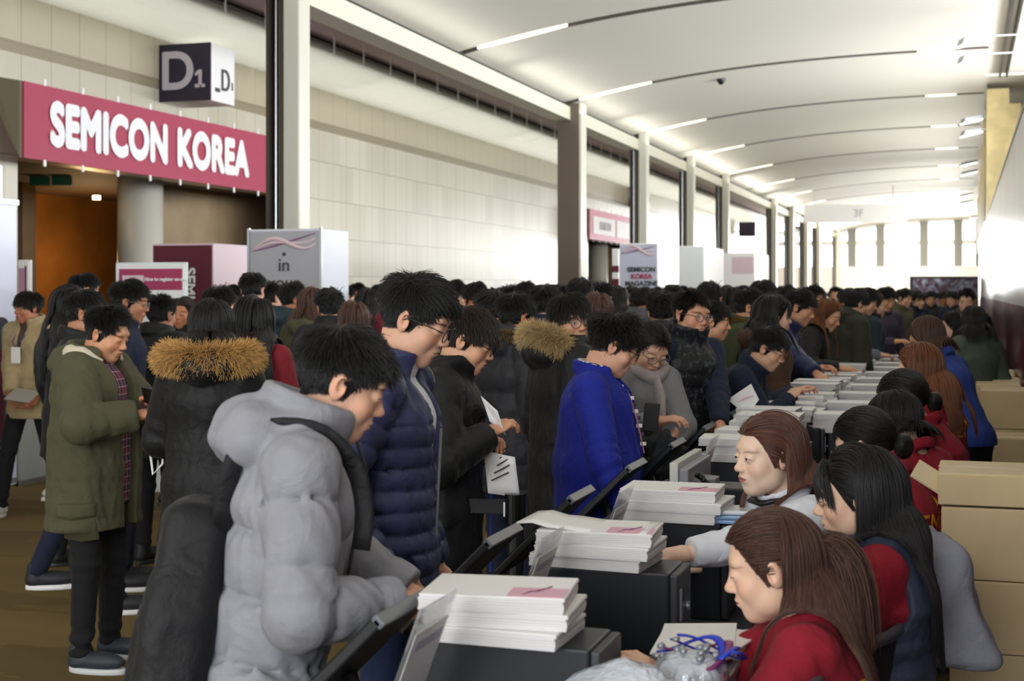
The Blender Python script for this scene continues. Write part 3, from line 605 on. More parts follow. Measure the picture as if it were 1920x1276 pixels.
for j in range(7):
    y = 8.9+.47*j*1.25
    for r_ in range(4 if j != 0 else 2):
        if j == 1 and r_ > 2: continue
        o = b2 if c == 0 else dup(b2); c += 1
        o.location = (.10+.02*((r_+j) % 2)-(.0 if j else .02), y, .262*r_); tag(o, 'cardboard box in the %s far pile along the partition, %s row' % (cols[j], rows[r_]), 'box', 'boxes stacked along the partition')
# office chairs (black mesh with grey plastic arms)
MESH = mat('chair_mesh_black', '#1a1b1e', .7, bump=.3, bscale=300); CHR = mat('chair_grey_plastic', '#4d5056', .35)
def make_chair():
    t = thing('office_chair', '', 'chair')
    MB().box(-.23, .23, -.22, .23, .42, .49).build('seat', MESH, t, bevel=.03)
    vs = []
    for i in range(9):
        for j in range(7):
            u = -.22+.44*i/8; z = .50+.38*j/6; y_ = -.25-.06*(j/6)+.045*(u/.22)**2
            vs.append((u*(1-.18*abs(j/6-.5)), y_, z))
    fs = [(i*7+j, i*7+j+1, i*7+j+8, i*7+j+7) for i in range(8) for j in range(6)]
    o = MB().add(vs, fs).build('backrest', MESH, t, smooth=True); s_ = o.modifiers.new('s', 'SOLIDIFY'); s_.thickness = .02
    rim = [vs[i*7+6] for i in range(9)]; left = [vs[j] for j in range(7)]; right = [vs[8*7+j] for j in range(7)]
    MB().tube(left+rim[1:-1]+right[::-1], .015, 8).build('back_frame', CHR, t, smooth=True)
    for s_ in (-1, 1):
        MB().tube([(s_*.25, -.20, .50), (s_*.29, -.16, .66), (s_*.29, .0, .69), (s_*.29, .14, .68)], [.015, .016, .022, .02], 8, flat=.7).build('armrest', CHR, t, smooth=True)
    MB().tube([(0, 0, .1), (0, 0, .43)], .028, 10).build('gas_column', BLACK, t)
    for k_ in range(5):
        a_ = 2*PI*k_/5; l = MB().tube([(0, 0, .12), (.27*math.cos(a_), .27*math.sin(a_), .075)], [.025, .015], 8).build('leg', BLACK, t)
        w_ = MB().tube([(-.012, 0, .035), (.012, 0, .035)], .033, 12).build('caster', BLACK, l); w_.location = (.27*math.cos(a_), .27*math.sin(a_), 0)
    return t
CH = None
for X, Y, rz, lb in ((-.46, 3.60, 1.25, 'black mesh office chair behind the woman in the quilted vest'), (-.60, 3.05, 1.45, 'black mesh office chair of the woman with the half ponytail'), (-.36, 4.45, 1.3, 'black mesh chair beside the nearest box stack'), (-.30, 5.15, 1.3, 'mesh chair with grey arm just beyond the nearest box stack'), (-.24, 6.0, 1.3, 'mesh chair behind a staff member with yellow lettering'), (-.18, 6.9, 1.3, 'far mesh chair behind the brown haired staff member')):
    if CH is None: CH = make_chair(); o = CH
    else: o = dup(CH)
    o.location = (X, Y, 0); o.rotation_euler = (0, 0, rz); tag(o, lb, 'chair', 'office chairs behind the counter')
# purple tinsel heap by the chair leg
o = blob('tinsel_pompom', (.05, 3.05, .58), (.07, .07, .08), mat('purple_tinsel', '#4a1745', .2, metal=.6, bump=1, bscale=90), 9, .02); tag(o, 'shiny purple tinsel bundle hanging behind the nearest chair', 'tinsel')
# ======================= people: signed distance modelling =======================
f32 = np.float32
def A3(*a): return np.array(a, dtype=f32)
def caps(p, a, b, r1, r2):                      # tapered capsule, returns distance and parameter
    a = np.asarray(a, f32); b = np.asarray(b, f32); ba = b-a; L = float(ba @ ba)+1e-9
    t = np.clip(((p-a) @ ba)/L, 0, 1); d = np.linalg.norm(p-a-t[:, None]*ba, axis=1)-(r1+(r2-r1)*t)
    return d, t*math.sqrt(L)
def ell(p, c, r, R=None):
    q = p-np.asarray(c, f32)
    if R is not None: q = q @ R
    r = np.asarray(r, f32); k0 = np.linalg.norm(q/r, axis=1); k1 = np.linalg.norm(q/(r*r), axis=1)+1e-9
    return k0*(k0-1)/k1
def smin(a, b, k):
    h = np.clip(.5+.5*(b-a)/k, 0, 1); return b+(a-b)*h-k*h*(1-h)
def smax(a, b, k): return -smin(-a, -b, k)
_rs = np.random.RandomState(11); _K = _rs.normal(size=(6, 3)).astype(f32); _K /= np.linalg.norm(_K, axis=1)[:, None]; _P = _rs.uniform(0, 6.28, 6)
def noise(p, fr, seed=0):
    s = 0
    for i in range(5):
        k = _K[(i+seed) % 6]*fr*(1+.37*i); k2 = _K[(i+seed+2) % 6]*fr*.6
        s = s+np.sin(p @ k+_P[i]+seed+1.4*np.sin(p @ k2+_P[(i+3) % 6]))
    return s/5
def nets(f, lo, hi, h, slop=.035):
    lo = np.array(lo, f32); n = np.ceil((np.array(hi)-lo)/h).astype(int)+1; n = ((n+3)//4)*4+1
    cn = (n-1)//4+1; ax = [lo[i]+np.arange(cn[i])*h*4 for i in range(3)]
    G = np.stack(np.meshgrid(*ax, indexing='ij'), -1).reshape(-1, 3).astype(f32)
    Dc = f(G).reshape(cn)
    act = np.abs(Dc) < h*4*1.9+slop
    cell = np.zeros(cn-1, bool)
    for i in (0, 1):
        for j in (0, 1):
            for k in (0, 1): cell |= act[i:cn[0]-1+i, j:cn[1]-1+j, k:cn[2]-1+k]
    D = np.ones(n, f32)*.5
    sg = np.repeat(np.repeat(np.repeat(Dc[:-1, :-1, :-1], 4, 0), 4, 1), 4, 2); D[:-1, :-1, :-1] = np.where(sg < 0, -.5, .5)
    mk = np.zeros(n, bool); cf = np.repeat(np.repeat(np.repeat(cell, 4, 0), 4, 1), 4, 2); s0, s1, s2 = cf.shape
    for i in (0, 1):
        for j in (0, 1):
            for k in (0, 1): mk[i:s0+i, j:s1+j, k:s2+k] |= cf
    idx = np.argwhere(mk); P = lo+idx.astype(f32)*h
    vals = np.concatenate([f(P[i:i+400000]) for i in range(0, len(P), 400000)]) if len(P) else np.zeros(0)
    D[mk] = vals
    S = D < 0; m = n-1
    cnt = np.zeros(m, np.int8)
    for i in (0, 1):
        for j in (0, 1):
            for k in (0, 1): cnt += S[i:m[0]+i, j:m[1]+j, k:m[2]+k]
    A = (cnt > 0) & (cnt < 8); ids = -np.ones(m, np.int64); ci = np.argwhere(A); ids[A] = np.arange(len(ci))
    acc = np.zeros((len(ci), 3)); num = np.zeros(len(ci))
    for axx in range(3):
        o1, o2 = [(1, 2), (0, 2), (0, 1)][axx]
        for a in (0, 1):
            for b in (0, 1):
                off = [0, 0, 0]; off[o1] = a; off[o2] = b; c0 = ci+off; c1 = c0.copy(); c1[:, axx] += 1
                d0 = D[c0[:, 0], c0[:, 1], c0[:, 2]]; d1 = D[c1[:, 0], c1[:, 1], c1[:, 2]]; x = (d0 < 0) != (d1 < 0)
                t = np.where(x, d0/(d0-d1+1e-12), 0); pt = np.array(off)+np.zeros((len(ci), 3)); pt[:, axx] += t
                acc[x] += pt[x]; num[x] += 1
    V = lo+(ci+acc/np.maximum(num, 1)[:, None])*h
    Q = []
    for axx in range(3):
        o1, o2 = [(1, 2), (2, 0), (0, 1)][axx]
        sl0 = [slice(None)]*3; sl1 = [slice(None)]*3; sl0[axx] = slice(0, -1); sl1[axx] = slice(1, None)
        X = S[tuple(sl0)] != S[tuple(sl1)]; e = np.argwhere(X); ok = (e[:, o1] > 0) & (e[:, o2] > 0) & (e[:, o1] < m[o1]) & (e[:, o2] < m[o2]); e = e[ok]
        s0_ = S[e[:, 0], e[:, 1], e[:, 2]]
        def g(a, b): c = e.copy(); c[:, o1] -= a; c[:, o2] -= b; return ids[c[:, 0], c[:, 1], c[:, 2]]
        q = np.stack([g(1, 1), g(0, 1), g(0, 0), g(1, 0)], 1); q[~s0_] = q[~s0_][:, ::-1]; Q.append(q)
    Q = np.concatenate(Q) if Q else np.zeros((0, 4), int); Q = Q[(Q >= 0).all(1)]
    return V, Q
def mesh_np(name, V, Q, mats, parent=None, attrs=None):
    me = bpy.data.meshes.new(name); me.vertices.add(len(V)); me.vertices.foreach_set('co', np.asarray(V, f32).ravel())
    me.loops.add(len(Q)*4); me.loops.foreach_set('vertex_index', Q.astype(np.int32).ravel()); me.polygons.add(len(Q)); me.polygons.foreach_set('loop_start', np.arange(0, len(Q)*4, 4, dtype=np.int32))
    me.polygons.foreach_set('loop_total', np.full(len(Q), 4, np.int32)) if False else None
    me.update(calc_edges=True); me.polygons.foreach_set('use_smooth', np.ones(len(Q), bool))
    for m in (mats if isinstance(mats, (list, tuple)) else [mats]): me.materials.append(m)
    for k, v in (attrs or {}).items():
        at = me.attributes.new(k, 'FLOAT_VECTOR', 'POINT'); at.data.foreach_set('vector', np.asarray(v, f32).ravel())
    o = bpy.data.objects.new(name, me); C.objects.link(o)
    if parent: o.parent = parent
    return o
def Rx(a): c, s = math.cos(a), math.sin(a); return np.array([[1, 0, 0], [0, c, -s], [0, s, c]])
def Ry(a): c, s = math.cos(a), math.sin(a); return np.array([[c, 0, s], [0, 1, 0], [-s, 0, c]])
def Rz(a): c, s = math.cos(a), math.sin(a); return np.array([[c, -s, 0], [s, c, 0], [0, 0, 1]])

# ---- head in its own frame: origin between the ears at eye level, +Y forward, +Z up ----
def head_sdf(p, fem=0, fat=0, neck=None, mouth=0):
    ax = np.abs(p[:, 0]); q = np.stack([ax, p[:, 1], p[:, 2]], 1).astype(f32)
    w_ = 1+.05*fat-.04*fem
    d = ell(q, (0, -.014, .036), (.0765, .096, .086))
    d = smin(d, ell(q, (0, .022, -.030), (.058*w_, .066, .082)), .03)
    d = smin(d, ell(q, (0, .060, -.088), (.026+.004*fat, .024, .022)), .03)
    d = smin(d, ell(q, (.040*w_, .018, -.062), (.022, .034, .026+.004*fat)), .03)
    d = smin(d, ell(q, (.041*w_, .056, -.026), (.024+.004*fat, .022, .024)), .022)
    d = smin(d, ell(q, (.018, .075-.007*fem, .034), (.036, .013, .014)), .018)
    d = smax(d, -ell(q, (.033, .101, .007), (.019, .015, .012)), .012)
    d = smin(d, ell(q, (.032, .0750, .007), (.0170, .0148, .0130)), .008)
    n1, _ = caps(q, (0, .079, .018), (0, .1005, -.020), .007, .0095); d = smin(d, n1, .013)
    d = smin(d, ell(q, (0, .1015, -.0225), (.0110, .0105, .009)), .008)
    d = smin(d, ell(q, (.0115, .095, -.0265), (.0068, .009, .0065)), .006)
    d = smin(d, ell(q, (0, .080, -.055), (.026, .014, .020)), .014)
    d = smin(d, ell(q, (0, .0905, -.0505), (.021, .0075, .0048)), .005)
    d = smin(d, ell(q, (0, .0890, -.0605), (.018, .0075, .0055)), .005)
    d = smax(d, -ell(q, (0, .100, -.0555-.0), (.023, .0075, .0014+.003*mouth)), .003)
    d = smax(d, -ell(q, (0, .094, -.073), (.016, .006, .005)), .008)
    R = Ry(.28) @ Rz(-.35)
    e = ell(q, (.0785, -.012, -.004), (.0085, .019, .0325), R.astype(f32)); e = smax(e, -ell(q, (.0865, -.006, .000), (.0075, .0095, .019)), .004); d = smin(d, e, .006)
    if neck is not None:
        nd, _ = caps(p, (0, -.030, -.045), neck, .046-.006*fem+.005*fat, .052-.008*fem+.005*fat); d = smin(d, nd, .025)
        nb = np.array(neck, f32); nd, _ = caps(p, nb, nb+(nb-A3(0, -.03, -.045))*.5, .06-.008*fem, .08); d = smin(d, nd, .03)
    return d
def skin_mat(name, tone, hair, lip=.5, eye=1.0, brow=1.0, blush=.3, gaze=0.0, low=0):
    m = bpy.data.materials.new(name); m.use_nodes = True; nt = m.node_tree; b = nt.nodes['Principled BSDF']
    at = N(nt, 'ShaderNodeAttribute'); at.attribute_name = 'hl'; s = N(nt, 'ShaderNodeSeparateXYZ'); nt.links.new(at.outputs['Vector'], s.inputs[0])
    x, y, z = s.outputs; ax = mth(nt, 'ABSOLUTE', x); front = mth(nt, 'GREATER_THAN', y, .03)
    def ss(v, e0, e1):
        n = N(nt, 'ShaderNodeMapRange'); n.interpolation_type = 'SMOOTHSTEP'; n.inputs[1].default_value = e0; n.inputs[2].default_value = e1; nt.links.new(v, n.inputs[0]); return n.outputs[0]
    def gauss(cx, cz, rx, rz_):
        a = mth(nt, 'DIVIDE', mth(nt, 'SUBTRACT', ax, cx), rx); c_ = mth(nt, 'DIVIDE', mth(nt, 'SUBTRACT', z, cz), rz_)
        return mth(nt, 'MULTIPLY', ss(mth(nt, 'ADD', mth(nt, 'MULTIPLY', a, a), mth(nt, 'MULTIPLY', c_, c_)), 1.0, 0.0), front)
    T = lin(tone)
    nn = N(nt, 'ShaderNodeTexNoise'); nn.inputs['Scale'].default_value = 30; nn.inputs['Detail'].default_value = 3
    c = mixc(nt, mth(nt, 'MULTIPLY', nn.outputs['Fac'], .25), T, tuple(k*.8 for k in T[:3])+(1,))
    red = (min(1, T[0]*1.02), T[1]*.66, T[2]*.62, 1)
    c = mixc(nt, mth(nt, 'MULTIPLY', gauss(.044, -.026, .03, .026), blush), c, red)
    c = mixc(nt, mth(nt, 'MULTIPLY', gauss(0, -.025, .018, .018), blush*.8), c, red)
    c = mixc(nt, mth(nt, 'MULTIPLY', ss(ax, .074, .084), blush*.7), c, red)
    H = lin(hair)
    # lips
    u = mth(nt, 'DIVIDE', x, .0235); u2 = mth(nt, 'MULTIPLY', u, u); h_ = mth(nt, 'MULTIPLY', mth(nt, 'SUBTRACT', 1, u2), .0085)
    lipm = mth(nt, 'MULTIPLY', mth(nt, 'LESS_THAN', mth(nt, 'ABSOLUTE', mth(nt, 'ADD', z, .0560)), h_), front)
    c = mixc(nt, mth(nt, 'MULTIPLY', lipm, lip), c, lin('#a8484a'))
    ml = mth(nt, 'MULTIPLY', mth(nt, 'MULTIPLY', mth(nt, 'LESS_THAN', mth(nt, 'ABSOLUTE', mth(nt, 'ADD', z, .0556)), .0011), mth(nt, 'LESS_THAN', ax, .0235)), front)
    c = mixc(nt, mth(nt, 'MULTIPLY', ml, .7), c, lin('#4a2020'))
    # eyes
    ue = mth(nt, 'DIVIDE', mth(nt, 'SUBTRACT', ax, .0318), .0148); ue2 = mth(nt, 'MULTIPLY', ue, ue); arch = mth(nt, 'SUBTRACT', 1, ue2); zc = mth(nt, 'SUBTRACT', z, .0055-.002*low)
    top = mth(nt, 'MULTIPLY', arch, .0046*eye+.0006); bot = mth(nt, 'MULTIPLY', arch, -.0034*eye)
    ins = mth(nt, 'MULTIPLY', mth(nt, 'MULTIPLY', mth(nt, 'LESS_THAN', zc, top), mth(nt, 'GREATER_THAN', zc, bot)), mth(nt, 'MULTIPLY', mth(nt, 'GREATER_THAN', arch, 0), front))
    c = mixc(nt, ins, c, lin('#e4ddd8'))
    ix = mth(nt, 'SUBTRACT', x, gaze); ixa = mth(nt, 'SUBTRACT', mth(nt, 'ABSOLUTE', ix), .0318); rr = mth(nt, 'ADD', mth(nt, 'MULTIPLY', ixa, ixa), mth(nt, 'MULTIPLY', zc, zc))
    iris = mth(nt, 'MULTIPLY', ins, mth(nt, 'LESS_THAN', rr, .0053**2)); c = mixc(nt, iris, c, lin('#1d100b'))
    lash = mth(nt, 'MULTIPLY', mth(nt, 'LESS_THAN', mth(nt, 'ABSOLUTE', mth(nt, 'SUBTRACT', mth(nt, 'SUBTRACT', zc, top), .0004)), .0012), mth(nt, 'MULTIPLY', mth(nt, 'GREATER_THAN', arch, -.12), front))
    c = mixc(nt, mth(nt, 'MULTIPLY', lash, .9), c, lin('#1a1210'))
    # eyebrows
    ub = mth(nt, 'DIVIDE', mth(nt, 'SUBTRACT', ax, .035), .0225); ub2 = mth(nt, 'MULTIPLY', ub, ub); zb_ = mth(nt, 'SUBTRACT', mth(nt, 'SUBTRACT', z, .0245), mth(nt, 'MULTIPLY', mth(nt, 'SUBTRACT', 1, ub2), .0035))
    bw = mth(nt, 'LESS_THAN', mth(nt, 'ABSOLUTE', zb_), mth(nt, 'MULTIPLY', mth(nt, 'SUBTRACT', 1, mth(nt, 'MULTIPLY', ub2, .8)), .0034)); bw = mth(nt, 'MULTIPLY', mth(nt, 'MULTIPLY', bw, mth(nt, 'LESS_THAN', ub2, 1)), front)
    c = mixc(nt, mth(nt, 'MULTIPLY', bw, .72*brow), c, H)
    # nostrils
    c = mixc(nt, mth(nt, 'MULTIPLY', gauss(.0075, -.0325, .0045, .0028), .75), c, lin('#3a1a14'))
    # scalp
    zl = N(nt, 'ShaderNodeMapRange'); zl.interpolation_type = 'LINEAR'
    fc = N(nt, 'ShaderNodeFloatCurve') if False else None
    for i_, (a0, a1, b0, b1) in enumerate(((-.11, -.02, -.062, -.035),)): pass
    l1 = N(nt, 'ShaderNodeMapRange'); nt.links.new(y, l1.inputs[0]); l1.inputs[1].default_value = -.10; l1.inputs[2].default_value = -.02; l1.inputs[3].default_value = -.062; l1.inputs[4].default_value = -.030
    l2 = N(nt, 'ShaderNodeMapRange'); nt.links.new(y, l2.inputs[0]); l2.inputs[1].default_value = .012; l2.inputs[2].default_value = .060; l2.inputs[3].default_value = 0; l2.inputs[4].default_value = .105
    hz = mth(nt, 'ADD', l1.outputs[0], l2.outputs[0]); nz = mth(nt, 'MULTIPLY', mth(nt, 'SUBTRACT', nn.outputs['Fac'], .5), .012)
    sc_ = ss(mth(nt, 'ADD', mth(nt, 'SUBTRACT', z, hz), nz), -.003, .004)
    sc_ = mth(nt, 'MULTIPLY', sc_, mth(nt, 'LESS_THAN', mth(nt, 'ABSOLUTE', z), .2)); earm = mth(nt, 'MULTIPLY', mth(nt, 'GREATER_THAN', ax, .0735), mth(nt, 'LESS_THAN', z, .034)); sc_ = mth(nt, 'MULTIPLY', sc_, mth(nt, 'SUBTRACT', 1, earm))
    c = mixc(nt, sc_, c, H)
    nt.links.new(c, b.inputs['Base Color']); b.inputs['Roughness'].default_value = .48; b.inputs['Specular IOR Level'].default_value = .35
    b.inputs['Subsurface Weight'].default_value = .12; b.inputs['Subsurface Radius'].default_value = (.012, .005, .003); b.inputs['Subsurface Scale'].default_value = 1
    return m
def hairline(y):
    return np.interp(y, [-.10, -.02, .012, .060, .09], [-.062, -.030, -.030, .072, .072])
def hair_mat(col, rough=.38):
    n = 'hair_'+col
    if n in _m: return _m[n]
    m = mat(n, col, rough+.06, spec=.35); m.use_nodes = True; nt = m.node_tree; b = nt.nodes['Principled BSDF']
    hi = N(nt, 'ShaderNodeHairInfo'); L = lin(col); b.inputs['Roughness'].default_value = rough; b.inputs['Anisotropic'].default_value = .4
    c = mixc(nt, hi.outputs['Random'], tuple(k*.6 for k in L[:3])+(1,), tuple(min(1, k*1.5+.004) for k in L[:3])+(1,)); nt.links.new(c, b.inputs['Base Color']); return m
def curves_obj(name, P, r0, r1, m, parent):
    n, k, _ = P.shape; c = bpy.data.hair_curves.new(name); c.add_curves([k]*n)
    c.attributes['position'].data.foreach_set('vector', P.astype(f32).ravel())
    ra = c.attributes.new('radius', 'FLOAT', 'POINT'); rr = np.tile(np.linspace(r0, r1, k), n); ra.data.foreach_set('value', rr.astype(f32))
    c.materials.append(m); o = bpy.data.objects.new(name, c); C.objects.link(o); o.parent = parent; return o
EC, ER = A3(0, -.014, .036), A3(.0775, .097, .087)
def push(P, c, r, off):
    q = (P-c)/(r+off[:, None]); l = np.linalg.norm(q, axis=1); ins = l < 1; P2 = P.copy(); P2[ins] = (c+(P-c)/np.maximum(l, 1e-6)[:, None])[ins]; return P2
def strands(style, n, seed, g, body=None, wspread=1.0, length=1.0, ymax=1, bangs=False):
    """hair strands in the head frame; g = gravity direction in the head frame; body = list of (a,b,r) capsules to keep outside of"""
    rs = np.random.RandomState(seed); D = rs.normal(size=(n*5, 3)); D /= np.linalg.norm(D, axis=1)[:, None]; R = EC+D*ER
    # pull lower back hair roots down to the nape
    hz = hairline(R[:, 1]); ok = (R[:, 2] > hz+.002) & ~((np.abs(R[:, 0]) > .062) & (R[:, 1] > -.034) & (R[:, 1] < .02) & (R[:, 2] < .034))
    ok &= R[:, 1] < ymax
    R = R[ok][:n].astype(f32); n = len(R); nrm = (R-EC)/(ER**2); nrm /= np.linalg.norm(nrm, axis=1)[:, None]
    lift = rs.uniform(0, 1, n)**1.2; topk = np.clip((R[:, 2]-.0)/.10, 0, 1)
    K = 7; out = [R]
    if style in ('short', 'buzz', 'mop', 'swept', 'curly', 'up'):
        cr = A3(.01, -.055, .115)
        v = R-cr; v -= (v*nrm).sum(1)[:, None]*nrm; v /= np.linalg.norm(v, axis=1)[:, None]+1e-6
        if style == 'up': v = v*.35+(A3(-.55, -.5, .1)-v*.5)*np.clip((R[:, 1:2]+.02)*14, 0, 1)*topk[:, None]+v*(1-topk[:, None])*.7; v -= (v*nrm).sum(1)[:, None]*nrm; v /= np.linalg.norm(v, axis=1)[:, None]+1e-6
        if style == 'swept': v = v*.6+A3(-.75, .1, 0)*topk[:, None]
        Ls = {'short': (.012, .058), 'buzz': (.008, .032), 'mop': (.022, .080), 'swept': (.012, .062), 'curly': (.022, .060), 'up': (.010, .052)}[style]; topk = np.clip((R[:, 2]-.025)/.07, 0, 1)**.8; crk = np.clip(np.linalg.norm(R-cr, axis=1)/.05, .35, 1)
        L = (Ls[0]+(Ls[1]-Ls[0])*topk)*rs.uniform(.7, 1.15, n)*length
        lf = {'short': .42, 'buzz': .5, 'mop': .26, 'swept': .38, 'curly': .75, 'up': .75}[style]
        clump = noise(R, 70, seed)[:, None]; cl2 = noise(R[:, [1, 2, 0]], 80, seed+3)[:, None]; L = L*(1+.28*clump[:, 0])
        side = np.cross(nrm, v)
        d = v+nrm*(lf*crk*(.35+.9*lift*topk+.25*lift))[:, None]+side*(.55*clump)+nrm*(.30*cl2*topk[:, None])+rs.normal(size=(n, 3))*.10
        d /= np.linalg.norm(d, axis=1)[:, None]; P = R.copy(); off = .002+.022*lift*topk+.004*lift
        for k in range(1, K):
            d = d+g*(.10 if style != 'mop' else .20)
            if style == 'curly': d = d+np.cross(d, nrm)*.55*np.sin(k*1.9+clump*5)+rs.normal(size=(n, 3))*.22
            else: d = d+rs.normal(size=(n, 3))*.03
            d /= np.linalg.norm(d, axis=1)[:, None]; P = P+d*(L/(K-1))[:, None]; P = push(P, EC, ER, off*k/(K-1)+.001).astype(f32); out.append(P)
    else:                                        # long hair, parted
        K = 13; px_ = .012 if style != 'long_left' else -.012
        Lb = {'long': .40, 'long_left': .40, 'straight': .46, 'tied': .16, 'bob': .20, 'pony': .16, 'half': .4}[style]*length
        L = Lb*rs.uniform(.75, 1.05, n)
        sgn = np.where(R[:, 0] > px_, 1.0, -1.0)
        P = R.copy(); d0 = np.stack([sgn*(.85*np.clip(R[:, 1]+.07, 0.02, 1)/.1), -.35+0*sgn, -.2+0*sgn], 1)
        d0 -= (d0*nrm).sum(1)[:, None]*nrm*.85; d0 /= np.linalg.norm(d0, axis=1)[:, None]; d = d0
        off = .002+.009*lift**1.5
        tgt = None
        if style in ('tied', 'pony'): tgt = A3(0, -.125, .02) if style == 'pony' else A3(0, -.115, -.035)
        if style == 'tied_high': tgt = A3(0, -.10, .06)
        cl = noise(R, 60, seed); cl2 = noise(R[:, [2, 0, 1]], 70, seed+1)
        bg = (R[:, 1] > .048) & (np.abs(R[:, 0]) < .055) & bangs; L = np.where(bg, .085*rs.uniform(.8, 1.1, n), L)
        for k in range(1, K):
            if tgt is not None:
                v = tgt-P; dist = np.linalg.norm(v, axis=1); v /= dist[:, None]+1e-6; stp = np.minimum(L/(K-1), dist*.9); d = v+rs.normal(size=(n, 3))*.03; P = P+d*stp[:, None]
                P = push(P, EC, ER, off+.002).astype(f32)
            else:
                nr = (P-EC)/(ER**2); nr /= np.linalg.norm(nr, axis=1)[:, None]; near = (np.linalg.norm((P-EC)/ER, axis=1) < 1.35)[:, None]
                fr_ = near*np.clip((P[:, 1:2]+.012)*22, 0, 1); dd = d*.55+g*.75*(1-.55*fr_)+A3(0, -1.15, -.12)*fr_; dd = np.where(bg[:, None], d*.25+A3(0, -.02, -1)+np.stack([P[:, 0]*2, 0*cl, 0*cl], 1), dd); dn = (dd*nr).sum(1)[:, None]; dd = np.where(near & (dn < 0), dd-dn*nr*.98, dd)
                dd = dd+.09*np.stack([cl, cl2, 0*cl], 1)*wspread*np.sin(k*.55+cl*3)[:, None]; dd /= np.linalg.norm(dd, axis=1)[:, None]; d = dd
                P = P+d*(L/(K-1))[:, None]; P = push(P, EC, ER, off+.002)
                P = push(P, A3(0, -.02, -.05), A3(.066, .062, .075), off+.004)          # cheeks and jaw
                P = push(P, A3(0, -.035, -.14), A3(.055, .055, .09), off+.006)
                if body:
                    for a, b, r in body:
                        ba = b-a; t = np.clip(((P-a) @ ba)/float(ba @ ba), 0, 1); cpt = a+t[:, None]*ba; v = P-cpt; l = np.linalg.norm(v, axis=1); rr = r+off; ins = l < rr
                        P[ins] = (cpt+v/np.maximum(l, 1e-6)[:, None]*rr[:, None])[ins]
                P = P.astype(f32)
            out.append(P)
    return np.stack(out, 1)

# ---- hand ----
def hand_sdf(p, side, curl, spread=.0, thumb=.5):
    """hand frame: origin wrist, +Y to fingertips, +Z back of hand, thumb on +X*side"""
    q = p.copy(); q[:, 0] *= side
    d, _ = caps(q, (0, -.05, 0), (0, .01, 0), .026, .024); 
    pal = ell(q, (0, .048, 0), (.040, .052, .0155)); d = smin(d, pal, .02)
    xs_ = (.029, .010, -.009, -.027); ls = (.070, .078, .072, .056); ys_ = (.088, .094, .090, .080); rr = (.0092, .0095, .009, .008)
    for i in range(4):
        a = A3(xs_[i], ys_[i]-.012, 0); ang = -curl*.55; c_ = a
        for j, fl in enumerate((.5, .30, .24)):
            di = A3(math.sin(spread*(1.5-i)*.3), math.cos(ang), math.sin(ang)); di /= np.linalg.norm(di); nx = c_+di*ls[i]*fl*1.08; s_, _ = caps(q, c_, nx, rr[i]*(1-.1*j), rr[i]*(1-.1*(j+1))); d = smin(d, s_, .004 if j else .008); c_ = nx; ang -= curl*(.75-.1*j)
    a = A3(.026, .022, -.004); m1 = A3(.050, .050, -.014-.01*thumb); m2 = m1+A3(.010-.02*thumb, .030, -.010*thumb); m3 = m2+A3(.0-.022*thumb, .026, -.006*thumb)
    for u, v, r1, r2 in ((a, m1, .015, .0115), (m1, m2, .0115, .0105), (m2, m3, .0105, .0085)):
        s_, _ = caps(q, u, v, r1, r2); d = smin(d, s_, .006)
    return d
_fr = {}
def frame_from(y, z):
    y = np.array(y, float); y /= np.linalg.norm(y); z = np.array(z, float); z -= y*(z @ y); z /= np.linalg.norm(z)+1e-9; x = np.cross(y, z); return np.stack([x, y, z], 1)   # columns
def ik(s, t, l1, l2, hint):
    s, t, hint = map(lambda a: np.array(a, float), (s, t, hint)); v = t-s; L = np.linalg.norm(v); mx = (l1+l2)*.995
    if L > mx: t = s+v/L*mx; v = t-s; L = mx
    v /= L; a = (l1*l1-l2*l2+L*L)/(2*L); h = math.sqrt(max(l1*l1-a*a, 0)); hd = hint-v*(hint @ v); hd /= np.linalg.norm(hd)+1e-9; return s+v*a+hd*h, t

